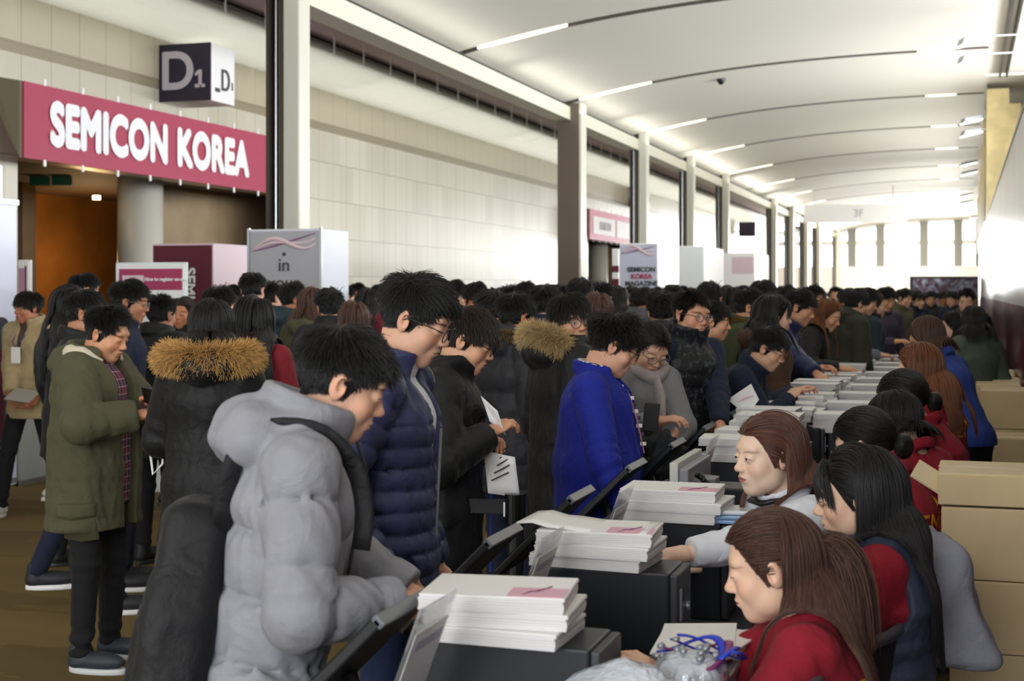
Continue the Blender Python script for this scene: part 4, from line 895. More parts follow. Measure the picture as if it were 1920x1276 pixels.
def fabric(name, col, rough=.75, kind='plain', sheen=.03):
    key = 'fab_'+name+kind
    if key in _m: return _m[key]
    m = bpy.data.materials.new(name); _m[key] = m; m.use_nodes = True; nt = m.node_tree; b = nt.nodes['Principled BSDF']; L = lin(col); tc = N(nt, 'ShaderNodeTexCoord')
    n = N(nt, 'ShaderNodeTexNoise'); n.inputs['Scale'].default_value = 14; n.inputs['Detail'].default_value = 5; nt.links.new(tc.outputs['Object'], n.inputs['Vector'])
    c = mixc(nt, n.outputs['Fac'], tuple(k*.85 for k in L[:3])+(1,), tuple(min(1, k*1.15) for k in L[:3])+(1,))
    at = N(nt, 'ShaderNodeAttribute'); at.attribute_name = 'tl'; s = N(nt, 'ShaderNodeSeparateXYZ'); nt.links.new(at.outputs['Vector'], s.inputs[0])
    if kind == 'plaid':
        g1 = line(nt, s.outputs[0], .034, .003); g2 = line(nt, s.outputs[2], .034, .003); g3 = line(nt, s.outputs[0], .068, .025); g4 = line(nt, s.outputs[2], .068, .025)
        c = mixc(nt, mth(nt, 'MULTIPLY', mth(nt, 'ADD', g3, g4), .45, clamp=True), c, lin('#2a3048')); c = mixc(nt, mth(nt, 'MAXIMUM', g1, g2), c, lin('#a89da4'))
    if kind == 'stripe': c = mixc(nt, line(nt, s.outputs[0], .008, .0028), c, lin('#2a2c3a'))
    if kind == 'camo':
        n3 = N(nt, 'ShaderNodeTexNoise'); n3.inputs['Scale'].default_value = 38; n3.inputs['Detail'].default_value = 6; nt.links.new(tc.outputs['Object'], n3.inputs['Vector']); r = N(nt, 'ShaderNodeMapRange'); r.inputs[1].default_value = .54; r.inputs[2].default_value = .60; nt.links.new(n3.outputs['Fac'], r.inputs[0]); c = mixc(nt, r.outputs[0], c, lin('#3c3e48'))
    nt.links.new(c, b.inputs['Base Color']); b.inputs['Roughness'].default_value = rough; b.inputs['Sheen Weight'].default_value = sheen; b.inputs['Specular IOR Level'].default_value = .3
    n2 = N(nt, 'ShaderNodeTexNoise'); n2.inputs['Scale'].default_value = 260 if kind != 'wool' else 120; n2.inputs['Detail'].default_value = 2; nt.links.new(tc.outputs['Object'], n2.inputs['Vector'])
    bp = N(nt, 'ShaderNodeBump'); bp.inputs['Strength'].default_value = .25 if kind != 'wool' else .6; bp.inputs['Distance'].default_value = .003; nt.links.new(n2.outputs['Fac'], bp.inputs['Height'])
    n4 = N(nt, 'ShaderNodeTexNoise'); n4.inputs['Scale'].default_value = 11; n4.inputs['Detail'].default_value = 4; n4.inputs['Distortion'].default_value = 1.2; nt.links.new(tc.outputs['Object'], n4.inputs['Vector'])
    bp2 = N(nt, 'ShaderNodeBump'); bp2.inputs['Strength'].default_value = .65; bp2.inputs['Distance'].default_value = .012; nt.links.new(n4.outputs['Fac'], bp2.inputs['Height']); nt.links.new(bp.outputs[0], bp2.inputs['Normal']); nt.links.new(bp2.outputs[0], b.inputs['Normal'])
    return m

class Pose:
    def __init__(s, H=1.72, seated=False, lean=0, neck=10, hp=10, hy=0, hr=0, seat=.50, wr=None, wl=None, er=None, el=None, stance=.11, walk=0, fem=0, wide=1.0, fatp=0):
        k = H/1.72; s.k = k; s.fem = fem; s.wide = wide; sh = (.172-.018*fem+.012*fatp)*wide*k
        s.hip = np.array([0, 0, .93*k]) if not seated else np.array([0, 0, seat])
        a = math.radians(lean); up = np.array([0, math.sin(a), math.cos(a)]); s.up = up; s.fw = np.array([0, math.cos(a), -math.sin(a)])
        s.waist = s.hip+up*.13*k; s.chest = s.hip+up*.36*k; s.nb = s.hip+up*.50*k-s.fw*.01; an = math.radians(lean*.7+neck); nd = np.array([0, math.sin(an), math.cos(an)])
        s.hc = s.nb+nd*.128*k+np.array([0, .032, 0])
        s.HR = Rz(math.radians(hy)) @ Ry(math.radians(hr)) @ Rx(-math.radians(hp))
        s.S = {}; s.E = {}; s.Wr = {}
        for sd, nm, wt, et in ((1, 'r', wr, er), (-1, 'l', wl, el)):
            S = s.hip+up*.445*k+np.array([sd*sh, 0, 0])
            wt = np.array(wt) if wt is not None else S+np.array([sd*.07, .06, -.52])*k
            ht = np.array(et) if et is not None else np.array([sd*.5, -1.0, -.2])
            E, T = ik(S, wt, .285*k, .255*k, ht); s.S[nm], s.E[nm], s.Wr[nm] = S, E, T
        if not seated:
            s.leg = [(np.array([sd*.085*k, 0, .90*k]), np.array([sd*stance*.95, .02+sd*walk*.25, .49*k]), np.array([sd*stance, sd*walk*.5-(.0), .085*k+(.10 if walk and sd*walk < 0 else 0)])) for sd in (1, -1)]
        else: s.leg = [(np.array([sd*.09, .0, seat]), np.array([sd*.13, .42, seat+.0]), np.array([sd*.12, .36, .085])) for sd in (1, -1)]
        s.seated = seated

HAIRC = {'black': '#0e0c0b', 'softblack': '#151314', 'brown': '#281a13', 'auburn': '#5a382c', 'chestnut': '#4a3025', 'dark': '#130f0d'}
def person(label, px, py, Z, rel, pose, hair=('short', 'black'), tone='#d9a684', top=None, over=None, inner=None, legs=('black', None), res=.009, hres=.0032, nh=4500, shoes=None, fat=0, eye=.45, lip=.5, hands=('r', 'l'), curl=(.8, .8), hfr=None, glasses=None, fur=None, group=None, seedx=0, mouth=0, backpack=False, bag=None, hradius=.0011, hlen=1.0, gaze=0, blush=.3, scale=None, fixz=None, exact=False, anchor=None):
    az = YAW-math.atan((px-960)/F); head = W(px, py, Z)
    phi = az+math.radians(rel); rz = phi-PI/2; cz, sz = math.cos(rz), math.sin(rz)
    k = 1.0; pk = dict(pose); world = {q: pk.pop(q) for q in ('wr', 'wl') if q in pk and pk[q] is not None and len(pk[q]) == 4}
    P = Pose(**pk)
    if P.seated: pk['seat'] = pk.get('seat', .5)+(head.z-float(P.hc[2])); P = Pose(**pk)
    if not P.seated and scale is None: k = head.z/float(P.hc[2])
    elif scale: k = scale
    hx, hy_ = float(P.hc[0])*k, float(P.hc[1])*k
    loc = Vector((head.x-(hx*cz-hy_*sz), head.y-(hx*sz+hy_*cz), 0))
    if P.seated: loc.z = 0
    if world:
        for q, (_, ax_, ay_, aZ) in world.items():
            v = W(ax_, ay_, aZ)-loc; pk[q] = ((v.x*cz+v.y*sz)/k, (-v.x*sz+v.y*cz)/k, v.z/k)
        P = Pose(**pk)
    root = thing('person', label, 'person', loc, rz, group); root.scale = (k, k, k)
    fem = P.fem; seed = int(px*7+py)+seedx
    # --- body (one mesh: head, neck, trunk, arms, hands, legs)
    iR = P.HR.T; neckl = iR @ (P.nb-P.hc+np.array([0, -.0, -.02])); hc = P.hc.astype(f32); HRf = P.HR.astype(f32)
    Rf = HRf
    def hs(p): return head_sdf((p-hc) @ Rf, fem, fat, neckl.astype(f32), mouth)
    V, Q = nets(hs, P.hc-.19, P.hc+.17, hres, .01)
    vs = [V]; qs = [Q]; hl = [((V-P.hc) @ P.HR)]; n0 = len(V)
    def trunk(p):
        q = p*A3(.70/P.wide, 1, 1); d, _ = caps(q, P.hip*A3(.7, 1, 1), P.chest*A3(.7, 1, 1), .080, .080); b2, _ = caps(q, P.chest, P.nb, .075, .05); d = smin(d, b2, .05)
        for nm in ('r', 'l'):
            a, _ = caps(p, P.S[nm], P.E[nm], .045, .035); d = smin(d, a, .03); a, _ = caps(p, P.E[nm], P.Wr[nm], .034, .024); d = smin(d, a, .015)
        for h_, kn, an in P.leg: a, _ = caps(p, h_, kn, .07, .045); d = smin(d, a, .03); a, _ = caps(p, kn, an, .045, .033); d = smin(d, a, .02)
        return d
    allp = np.array([P.hip, P.nb, *P.S.values(), *P.E.values(), *P.Wr.values()]+[x for l in P.leg for x in l]); lo, hi = allp.min(0)-.22, allp.max(0)+.22; hi[2] = max(hi[2], P.hc[2]-.02)
    V2, Q2 = nets(trunk, lo, hi, .028, .02); vs.append(V2); qs.append(Q2+n0); hl.append(np.full_like(V2, .3)); n0 += len(V2)
    for j, nm in enumerate(('r', 'l')):
        if nm not in hands: continue
        sd = 1 if nm == 'r' else -1; fa = P.Wr[nm]-P.E[nm]
        if hfr and nm in hfr: yv, zv = hfr[nm]
        else: yv, zv = fa, np.array([sd*1.0, .1, .2]) if abs(fa[2]) > .7*np.linalg.norm(fa) else np.array([0.3*sd, 0, 1.0])
        R_ = frame_from(yv, zv); W0 = P.Wr[nm]+0; cu = curl[j]
        # thumb side: with +Z back of hand and +Y to fingertips the thumb of a right hand is on -X
        def hsd(p): return hand_sdf(((p-W0.astype(f32)) @ R_.astype(f32)), -sd, cu)
        V3, Q3 = nets(hsd, W0-.22, W0+.22, min(hres*1.0, .004), .006); vs.append(V3); qs.append(Q3+n0); hl.append(np.full_like(V3, .3)); n0 += len(V3)
    sk = skin_mat('skin', tone, HAIRC.get(hair[1], hair[1]), lip, eye, 1.0 if not fem else .6, blush, gaze)
    V = np.concatenate(vs); body = mesh_np('body', V, np.concatenate(qs), sk, root, {'hl': np.concatenate(hl)})
    # --- clothes
    def garment(name, spec, under=0.0, parent=root):
        t = spec.get('t', .02); hem = spec.get('hem', .20); amp = spec.get('quilt', 0); per = spec.get('per', .075); wr_ = spec.get('fold', .004); coll = spec.get('collar', .035); wide = P.wide*spec.get('wide', 1.0); slv = spec.get('sleeve', 1.0); flare = spec.get('flare', .015)
        lowz = P.hip[2]-hem if not P.seated else P.hip[2]-.10
        hemp = np.array([P.hip[0], P.hip[1]+(-.01), lowz-.1]); cx = .735/wide; sc3 = A3(cx, 1, 1)
        fx = np.array([.07*fem, 0, 0])
        fat_ = .02*fat
        def f(p):
            q = p*sc3
            d, s0 = caps(q, hemp*sc3, P.hip*sc3, .106+t+flare+fat_, .106+t+fat_); s0 = s0*1.0
            d1, s1 = caps(q, P.hip*sc3, P.waist*sc3, .106+t+fat_, .098-.010*fem+t+fat_*1.3); s1 = s1+np.linalg.norm(P.hip-hemp)
            d2, s2 = caps(q, P.waist*sc3, P.chest*sc3, .098-.010*fem+t+fat_*1.3, .104-.006*fem+t+fat_*.6); s2 = s2+np.linalg.norm(P.waist-hemp)
            b2, s3 = caps(q, P.chest*sc3, (P.nb-P.up*.05)*sc3, .098+t, .058+t); s3 = s3+np.linalg.norm(P.chest-hemp)
            arc = np.where(d1 < d, s1, s0); d = smin(d, d1, .03); arc = np.where(d2 < d, s2, arc); d = smin(d, d2, .03); arc = np.where(b2 < d-.01, s3, arc); d = smin(d, b2, .05)
            if fem and not P.seated: pass
            da = None
            for nm in (('r', 'l') if not spec.get('noarms') else ()):
                sd = 1 if nm == 'r' else -1; S = P.S[nm]-np.array([sd*.02, 0, .0]); E = P.E[nm]; Wv = P.E[nm]+(P.Wr[nm]-P.E[nm])*.97*slv
                s_, _ = caps(p, P.nb-P.up*.045+np.array([sd*.045, 0, 0]), S, .040+t*.8, .053+t*.8); d = smin(d, s_, .03)
                a1, u1 = caps(p, S, E, .054+t, .044+t*.9); a2, u2 = caps(p, E, Wv, .044+t*.9, .031+t*.75)
                u1 = u1+2.0+spec.get('aph', 0); u2 = u2+2.0+spec.get('aph', 0)+np.linalg.norm(E-S); aa = smin(a1, a2, .02); ua = np.where(a2 < a1, u2, u1); br = aa < d-.004; arc = np.where(br, ua, arc)
                e_ = np.exp(-(np.linalg.norm(p-E.astype(f32), axis=1)/.085)**2); aa = aa-wr_*.9*e_*np.sin(ua*120+2*noise(p, 30, 2))
                d = smin(d, aa, spec.get('armk', .008))
            if amp:
                ph = ((arc+spec.get('ph', 0)) / per) % 1.0; bump = np.abs(np.sin(PI*ph))**.38; d = d-amp*(bump-.8)*(1+.3*noise(p, 22, 1)); nn_ = noise(p*A3(1, 1, .5), 75, 4); d = d-amp*.28*nn_*(1.1-bump)*3-.0012*nn_
            d = d-wr_*.8*noise(p*A3(1, 1, .45), 26, 3)-wr_*.45*noise(p*A3(1.3, 1, .8), 62, 5)
            if P.seated or spec.get('bunch'): d = d-wr_*1.2*np.sin((arc)*75+2.2*noise(p, 12, 1))*(arc < 1.5)*.7
            # collar
            nbp = P.nb+P.up*.0
            if coll > 0:
                u = P.up*.7+np.array([0, math.sin(math.radians(25)), .3])*.5; u /= np.linalg.norm(u); rel_ = (p-nbp.astype(f32)-(u*(.005)).astype(f32)); hgt = rel_ @ u.astype(f32); rad = np.linalg.norm(rel_-hgt[:, None]*u.astype(f32), axis=1)
                rc = spec.get('crad', .066+t*.6)
                cd = np.sqrt((rad-rc-.12*np.clip(hgt, 0, 1))**2+np.clip(np.abs(hgt-coll/2)-coll/2, 0, 1)**2)-.008-t*.25; d = smin(d, cd, .015)
            if spec.get('lapel'):
                zz = np.clip((P.nb[2]-p[:, 2])/.34, 0, 1); hw_ = spec['open'][1]+(spec['open'][0]-spec['open'][1])*np.clip((p[:, 2]-spec['open'][2])/(P.nb[2]-spec['open'][2]), 0, 1)
                band = np.maximum(np.abs(np.abs(p[:, 0])-hw_-.028*np.clip(zz*2.2, .35, 1))-.026*np.clip(zz*2.2, .3, 1), (P.nb[2]-.34)-p[:, 2]); fr = (p-P.nb.astype(f32)) @ P.fw.astype(f32) > .0
                d = d-.008*np.clip(-band/.006, 0, 1)*fr
            if spec.get('hood'):
                hb = P.nb-P.fw*.095+P.up*(-.005); hs_ = spec['hood']; hd = ell(p, hb, (.125*hs_, .082*hs_, .070*hs_)); ring = None
                rl = p-(P.nb-P.fw*.02+P.up*.02).astype(f32); hg = rl @ (P.up-P.fw*.35).astype(f32); rd_ = np.linalg.norm(rl-hg[:, None]*P.up.astype(f32), axis=1); rg = np.sqrt((rd_-.096*hs_**.5)**2+hg**2)-.032*hs_; hd = smin(hd, rg, .035); hd = hd-.005*np.sin(p[:, 0]*42+p[:, 2]*30+3*noise(p, 14, 2))-.006*noise(p*A3(1, .6, 1.4), 38, 3)
                d = smin(d, hd, .018)
            # neck hole
            nh_, _ = caps(p, P.nb-P.up*.035, P.nb+P.up*.13+np.array([0, .05, 0]), spec.get('hole', .060)+.0*t, .075+t*.5); d = smax(d, -nh_, .006)
            # opening
            op = spec.get('open')
            if op:
                wt, wb, zb_ = op; zt = P.nb[2]; zf = np.clip((p[:, 2]-zb_)/(zt-zb_), 0, 1); hw = wb+(wt-wb)*zf; cut = np.maximum(np.maximum(np.abs(p[:, 0])-hw, zb_-p[:, 2]), -(p-P.nb.astype(f32)) @ P.fw.astype(f32)-.02)
                d = smax(d, -cut, .005)
            if spec.get('noarms'):
                for nm in ('r', 'l'):
                    sd = 1 if nm == 'r' else -1; nh_ = np.linalg.norm((p-(P.S[nm]+np.array([sd*.035, 0, -.05])).astype(f32))*A3(1.3, 1, .75), axis=1)-.085; d = smax(d, -nh_, .008)
            # sleeve ends and hem
            for nm in (('r', 'l') if not spec.get('noarms') else ()):
                ax_ = P.Wr[nm]-P.E[nm]; L_ = np.linalg.norm(ax_); ax_ = (ax_/L_).astype(f32); Wv = P.E[nm]+(P.Wr[nm]-P.E[nm])*.97*slv
                rel_ = p-Wv.astype(f32); h_ = rel_ @ ax_; rd = np.linalg.norm(rel_-h_[:, None]*ax_, axis=1); cut = np.maximum(np.maximum(-h_, rd-.10), h_-.12); d = smax(d, -cut, .003)
            if not P.seated: d = smax(d, lowz-p[:, 2]-spec.get('hemtilt', 0)*p[:, 1], .006)
            else: d = smax(d, lowz-p[:, 2], .006)
            return d+under
        pts = np.array([hemp, P.nb+P.up*.1, P.hip, *P.S.values(), *P.E.values(), *P.Wr.values()]); lo, hi = pts.min(0)-.24, pts.max(0)+.22
        V, Q = nets(f, lo, hi, res, .03)
        tl = (V-P.nb); M3 = np.stack([np.array([1, 0, 0]), P.fw, P.up], 1); return mesh_np(name, V, Q, spec['mat'], parent, {'tl': tl @ M3})
    jk = garment(top.get('name', 'jacket'), top)
    if over: jk = garment(over.get('name', 'vest'), over)
    if inner: inner = dict(dict(t=max(.0, top.get('t', .02)-.014), hem=.12, fold=.002, collar=.02, sleeve=.8, hole=.05), **inner); garment(inner.get('name', 'shirt'), inner)
    # trousers
    def tf(p):
        q = p*A3(.72, 1, 1); d = ell(p, P.hip+np.array([0, 0, .0]), (.165*P.wide+.02*fat, .118+.02*fat, .12))
        for h_, kn, an in P.leg:
            a, u = caps(p, h_, kn, .086+.006*fat, .062); d = smin(d, a, .035); a, u2 = caps(p, kn, an+np.array([0, 0, .01]), .062, .050); d = smin(d, a, .02)
            e_ = np.exp(-(np.linalg.norm(p-kn.astype(f32), axis=1)/.10)**2); e2 = np.exp(-((p[:, 2]-.12)/.07)**2); d = d-.005*(e_+e2)*np.sin(p[:, 2]*95+3*noise(p, 16, 1))
        d = d-.003*noise(p*A3(1, 1, .5), 30, 2)
        if not P.seated: d = smax(d, p[:, 2]-P.hip[2]-.09, .005)
        return smax(d, .06-p[:, 2], .004)
    lp = np.array([x for l in P.leg for x in l]+[P.hip]); V, Q = nets(tf, lp.min(0)-.2, lp.max(0)+.2, max(res*1.25, .011), .02)
    tr = mesh_np('trousers', V, Q, legs[0] if not isinstance(legs[0], str) else fabric('trouser_'+legs[0], {'black': '#17171a', 'navy': '#1c2236', 'jeans': '#1e2c4c', 'dark': '#1d1c1e'}[legs[0]], .85), root, {'tl': V-P.hip})
    # shoes
    sm = shoes or ('#1b1b1d', '#2a2a2a')
    for sd, (h_, kn, an) in zip(('r', 'l'), P.leg):
        ty = an+np.array([0, .0, 0])
        def shf(p):
            q = p-ty.astype(f32); d = ell(q, (0, .085, -.030), (.046, .125, .042)); a, _ = caps(q, (0, -.015, -.03), (0, -.01, .03), .044, .040); d = smin(d, a, .03); d = d-.0012*np.sin(q[:, 1]*220)*(q[:, 2] > -.01)*(q[:, 1] > .03)*(q[:, 1] < .12); return smax(d, -(q[:, 2]+.060), .003)
        def sof(p):
            q = p-ty.astype(f32); d = ell(q*A3(1, 1, 0.001), (0, .080, 0), (.050, .138, 5)); dz = np.abs(q[:, 2]+.0705)-.0135; return smax(d, dz, .006)
        V, Q = nets(shf, ty+[-.07, -.08, -.09], ty+[.07, .24, .07], .006, .01); so = mesh_np('shoe', V, Q, mat('shoe'+sm[0], sm[0], .6, bump=.2, bscale=150), root)
        V, Q = nets(sof, ty+[-.07, -.09, -.10], ty+[.07, .24, -.04], .006, .01); mesh_np('sole', V, Q, mat('sole'+sm[1], sm[1], .5), so)
    # hair
    if hair[0]:
        g = (iR @ np.array([0, 0, -1.0])).astype(f32); bodyc = []
        if hair[0] in ('long', 'long_left', 'straight', 'bob', 'half'):
            T = top.get('t', .02)
            for a, b, r in ((P.S['r'], P.S['l'], .070+T), (P.chest+np.array([.07, 0, 0]), P.hip+np.array([.05, 0, 0]), .118+T), (P.chest-np.array([.07, 0, 0]), P.hip-np.array([.05, 0, 0]), .118+T), (P.chest+np.array([.08, 0, .0]), P.nb, .10+T), (P.chest-np.array([.08, 0, .0]), P.nb, .10+T), (P.S['r'], P.E['r'], .065+T), (P.S['l'], P.E['l'], .065+T)):
                bodyc.append(((iR @ (a-P.hc)).astype(f32), (iR @ (b-P.hc)).astype(f32), r+.004))
        HP = strands(hair[0], nh, seed % 9999, g, bodyc, length=hlen, bangs=hair[0] == 'straight') if hair[0] != 'half' else np.concatenate([strands('long', int(nh*.5), seed % 9999, g, bodyc, length=hlen*.85, ymax=-.035), strands('pony', int(nh*.7), 7, g, bodyc)]); HP = HP @ P.HR.T.astype(f32)+P.hc.astype(f32)
        ho = curves_obj('hair', HP, hradius, hradius*.45, hair_mat(HAIRC.get(hair[1], hair[1]), hair[2] if len(hair) > 2 else .38), root)
        if hair[0] == 'tied':           # bun at the nape
            c0 = P.hc+P.HR @ np.array([0, -.125, -.045]); n_ = 500; rs = np.random.RandomState(seed % 999); D = rs.normal(size=(n_, 3)); D /= np.linalg.norm(D, axis=1)[:, None]; ax_ = rs.normal(size=(n_, 3))*.4+np.array([1, 0, 0]); pts = []
            v = D*.034; 
            for k_ in range(7): pts.append(c0+v*np.array([1.1, .9, 1.25])); u = np.cross(ax_, v); v = v+u*.35; v = v/np.linalg.norm(v, axis=1)[:, None]*.034
            curves_obj('hair_bun', np.stack(pts, 1), hradius*1.3, hradius, hair_mat(HAIRC.get(hair[1], hair[1])), root)
        if hair[0] in ('pony',) or (len(hair) > 3 and hair[3] == 'pony'):
            c0 = P.hc+P.HR @ np.array([0, -.118, .03]); n_ = int(nh*.22); rs = np.random.RandomState(3); st_ = c0+rs.normal(size=(n_, 3))*.008; d = np.tile(P.HR @ np.array([.0, -.55, .05]), (n_, 1))+rs.normal(size=(n_, 3))*.12; d /= np.linalg.norm(d, axis=1)[:, None]; pts = [st_]; p_ = st_; L_ = .27*rs.uniform(.7, 1.1, n_)
            for k_ in range(12):
                d = d+np.array([0, 0, -.42]); d /= np.linalg.norm(d, axis=1)[:, None]; p_ = p_+d*(L_/12)[:, None]
                for a, b, r in ((P.S['r'], P.S['l'], .085), (P.chest, P.hip, .135)):
                    ba = b-a; t_ = np.clip(((p_-a) @ ba)/float(ba @ ba), 0, 1); cp = a+t_[:, None]*ba; v = p_-cp; l = np.linalg.norm(v, axis=1); ins = l < r+.01; p_ = p_.copy(); p_[ins] = (cp+v/np.maximum(l, 1e-6)[:, None]*(r+.01))[ins]
                pts.append(p_)
            curves_obj('ponytail', np.stack(pts, 1), hradius*1.1, hradius*.5, hair_mat(HAIRC.get(hair[1], hair[1])), root)
    if fur:                                                   # fur trim: rows of hairs on a ring behind and beside the neck
        rs = np.random.RandomState(5); n_ = fur.get('n', 5000); a = rs.uniform(fur.get('a0', -1.2), fur.get('a1', PI+1.2), n_); rr = fur.get('R', .15); c0 = P.nb+P.up*fur.get('up', .03)-P.fw*fur.get('back', .03)
        cen = c0+np.stack([np.cos(a)*rr*fur.get('wx', 1.15), -np.sin(a)*rr*.75, fur.get('rise', .02)*np.sin(a)], 1); D = rs.normal(size=(n_, 3)); D /= np.linalg.norm(D, axis=1)[:, None]; th = fur.get('th', .024)
        out_ = cen-c0; out_ /= np.linalg.norm(out_, axis=1)[:, None]; p_ = cen+D*th; d = D+out_*.45+rs.normal(size=(n_, 3))*.35+np.array([0, 0, .15]); d /= np.linalg.norm(d, axis=1)[:, None]; pts = [p_]; L_ = fur.get('L', .05)*rs.uniform(.5, 1.1, n_)
        for k_ in range(5): d = d+np.array([0, 0, -.12])+rs.normal(size=(n_, 3))*.06; d /= np.linalg.norm(d, axis=1)[:, None]; p_ = p_+d*(L_/5)[:, None]; pts.append(p_)
        hm = hair_mat(fur.get('col', '#9a6a35'), .6); curves_obj('fur_trim', np.stack(pts, 1), .0013, .0004, hm, root)
        aa = np.linspace(fur.get('a0', -1.2), fur.get('a1', PI+1.2), 30); cp = [c0+np.array([math.cos(x)*rr*fur.get('wx', 1.15), -math.sin(x)*rr*.75, fur.get('rise', .02)*math.sin(x)]) for x in aa]
        MB().tube(cp, th, 8).build('fur_base', mat('fur_base'+fur.get('col', ''), fur.get('base', '#6e4a26'), .9), root, smooth=True)
    if glasses:
        M_ = Matrix(np.block([[P.HR, P.hc[:, None]], [np.zeros((1, 3)), np.ones((1, 1))]]).tolist()); gm = mat('glasses_frame_'+glasses, glasses, .3, metal=.2)
        mb = MB()
        for s_ in (-1, 1):
            ring = [(s_*.034+.0245*math.cos(a), .104-.10*abs(s_*.034+.0245*math.cos(a))**1.0*.28, .003+.0195*math.sin(a)*(1 if math.sin(a) > 0 else 1.05)) for a in np.linspace(0, 2*PI, 25)[:-1]]
            mb.tube(ring, .0018, 6, closed=True, M=M_); mb.tube([(s_*.058, .098, .010), (s_*.076, .07, .012), (s_*.081, .0, .010), (s_*.080, -.02, -.004)], .0018, 6, M=M_)
        mb.tube([(-.010, .106, .008), (0, .109, .010), (.010, .106, .008)], .0013, 6, M=M_); g_ = mb.build('glasses', gm, root, smooth=True)
        mb = MB()
        for s_ in (-1, 1):
            mb = MB(); mb.add([Vector(M_ @ Vector((s_*.034+.0235*math.cos(a), .1035-.028*abs(s_*.034+.0235*math.cos(a)), .003+.0185*math.sin(a)))) for a in np.linspace(0, 2*PI, 21)[:-1]], [tuple(range(20))]); mb.build('lens', mat('lens_glass', '#ffffff', .02, alpha=.10, spec=.6), g_)
    return root, P, loc, rz, k
def loc_pt(root, v):     # local joint -> world
    bpy.context.view_layer.update(); return root.matrix_world @ Vector([float(x) for x in v])
# ======================= the people =======================
BLK = fabric('black_padded_cloth', '#121214', .6); CHC = fabric('charcoal_padded_cloth', '#27272c', .6); NAVP = fabric('navy_puffer_cloth', '#35385a', .5); NAVC = fabric('navy_wool', '#1c2338', .85, 'wool')
GRP = fabric('grey_puffer_cloth', '#8a8a92', .6); REDS = fabric('maroon_sweatshirt', '#8e1a2b', .85); BLUE = fabric('cobalt_wool', '#18248e', .75, 'wool'); BLU2 = fabric('blue_wool', '#2f4590', .8, 'wool')
OLV = fabric('olive_parka_cloth', '#4d4a35', .8); TAN = fabric('tan_jacket_cloth', '#a08d68', .8); WHT = fabric('white_shirt_cloth', '#dcdfe6', .8); SGR = fabric('grey_wool_coat', '#7e7f83', .9, 'wool'); PLD = fabric('plaid_shirt', '#6b2434', .85, 'plaid'); STR = fabric('striped_shirt', '#d9dbe0', .8, 'stripe')
CAM = fabric('patterned_black_puffer', '#15161b', .55, 'camo'); VST = fabric('slate_quilted_vest', '#3a4257', .6); DKG = fabric('dark_green_coat', '#4c5548', .8)
SKM, SKL, SKD = '#d9a98e', '#e6bda2', '#b97a58'
def local_thing(root, name, label, cat, group=None):     # a thing carried by a person: its own top-level object in the same place and scale
    t = thing(name, label, cat, root.location.copy(), root.rotation_euler[2], group); t.scale = root.scale; return t
def back_text(root, s_, size, at_, front=False, rot=0, col='#e2a21c'):
    jk = [c for c in root.children if c.name.startswith(('jacket', 'sweatshirt'))][0]
    from mathutils.bvhtree import BVHTree
    me = jk.data; bv = BVHTree.FromPolygons([v.co for v in me.vertices], [tuple(p.vertices) for p in me.polygons])
    o = text(s_, 'printed_letters', size, mat('print_'+col, col, .6), root, (0, 0, 0), (0, 0, 0), ext=0, bold=.0, fat=0)
    bm = bmesh.new(); bm.from_mesh(o.data); bmesh.ops.triangulate(bm, faces=bm.faces)
    for _ in range(4): bmesh.ops.subdivide_edges(bm, edges=[e for e in bm.edges if e.calc_length() > .010], cuts=1); bmesh.ops.triangulate(bm, faces=bm.faces)
    for v in bm.verts:
        c, s2 = math.cos(rot), math.sin(rot); x, z = v.co.x*c-v.co.y*s2, v.co.x*s2+v.co.y*c
        sgn = 1 if not front else -1
        org = Vector((at_[0]+x*sgn, -1.0*sgn, at_[1]+z)); h = bv.ray_cast(org, Vector((0, sgn, 0)))
        v.co = (h[0]-Vector((0, .006*sgn, 0))) if h[0] is not None else Vector((org.x, -.12*sgn, org.z))
    bm.to_mesh(o.data); bm.free(); return o

def patch(root, name, m, at_, hw, hh, off=.010):      # a flap or pocket lying on the right side of a coat
    jk = [c for c in root.children if c.name.startswith('jacket')][0]
    from mathutils.bvhtree import BVHTree
    me = jk.data; bv = BVHTree.FromPolygons([v.co for v in me.vertices], [tuple(p.vertices) for p in me.polygons]); vs = []; n, k_ = 14, 6
    for i in range(n+1):
        for j in range(k_+1):
            y, z = at_[0]-hw+2*hw*i/n, at_[1]-hh+2*hh*j/k_-(.012*(1-abs(i/n-.5)*2) if j == 0 else 0); h = bv.ray_cast(Vector((1, y, z)), Vector((-1, 0, 0))); x = h[0].x if h[0] is not None else .2; edge = i in (0, n) or j == k_; vs.append((x+(off if not edge else -.002), y, z))
    o = MB().add(vs, [(i*(k_+1)+j, i*(k_+1)+j+1, (i+1)*(k_+1)+j+1, (i+1)*(k_+1)+j) for i in range(n) for j in range(k_)]).build(name, m, root, smooth=True); o.modifiers.new('s', 'SOLIDIFY').thickness = .006; return o
# 1 grey puffer man
Gr, GP, _, _, _ = person('man in a grey hooded puffer jacket bending over the nearest touch screen', 640, 722, 3.05, 4,
    dict(H=1.72, lean=10, neck=22, hp=24, wr=('w', 742, 1128, 2.99), wl=('w', 770, 1112, 3.3), er=(.45, -.35, -1), el=(-1, -.3, -.6)), hair=('short', 'softblack'), tone=SKM,
    top=dict(mat=GRP, t=.030, hem=.24, quilt=.019, per=.135, ph=.03, hood=1.15, aph=.065, collar=.075, crad=.088, hole=.070, fold=.005), legs=('dark', 0), res=.0068, hres=.0026, nh=9000, eye=.3, blush=.35, curl=(1.25, 1.25), hradius=.0009, seedx=1, hlen=1.05)
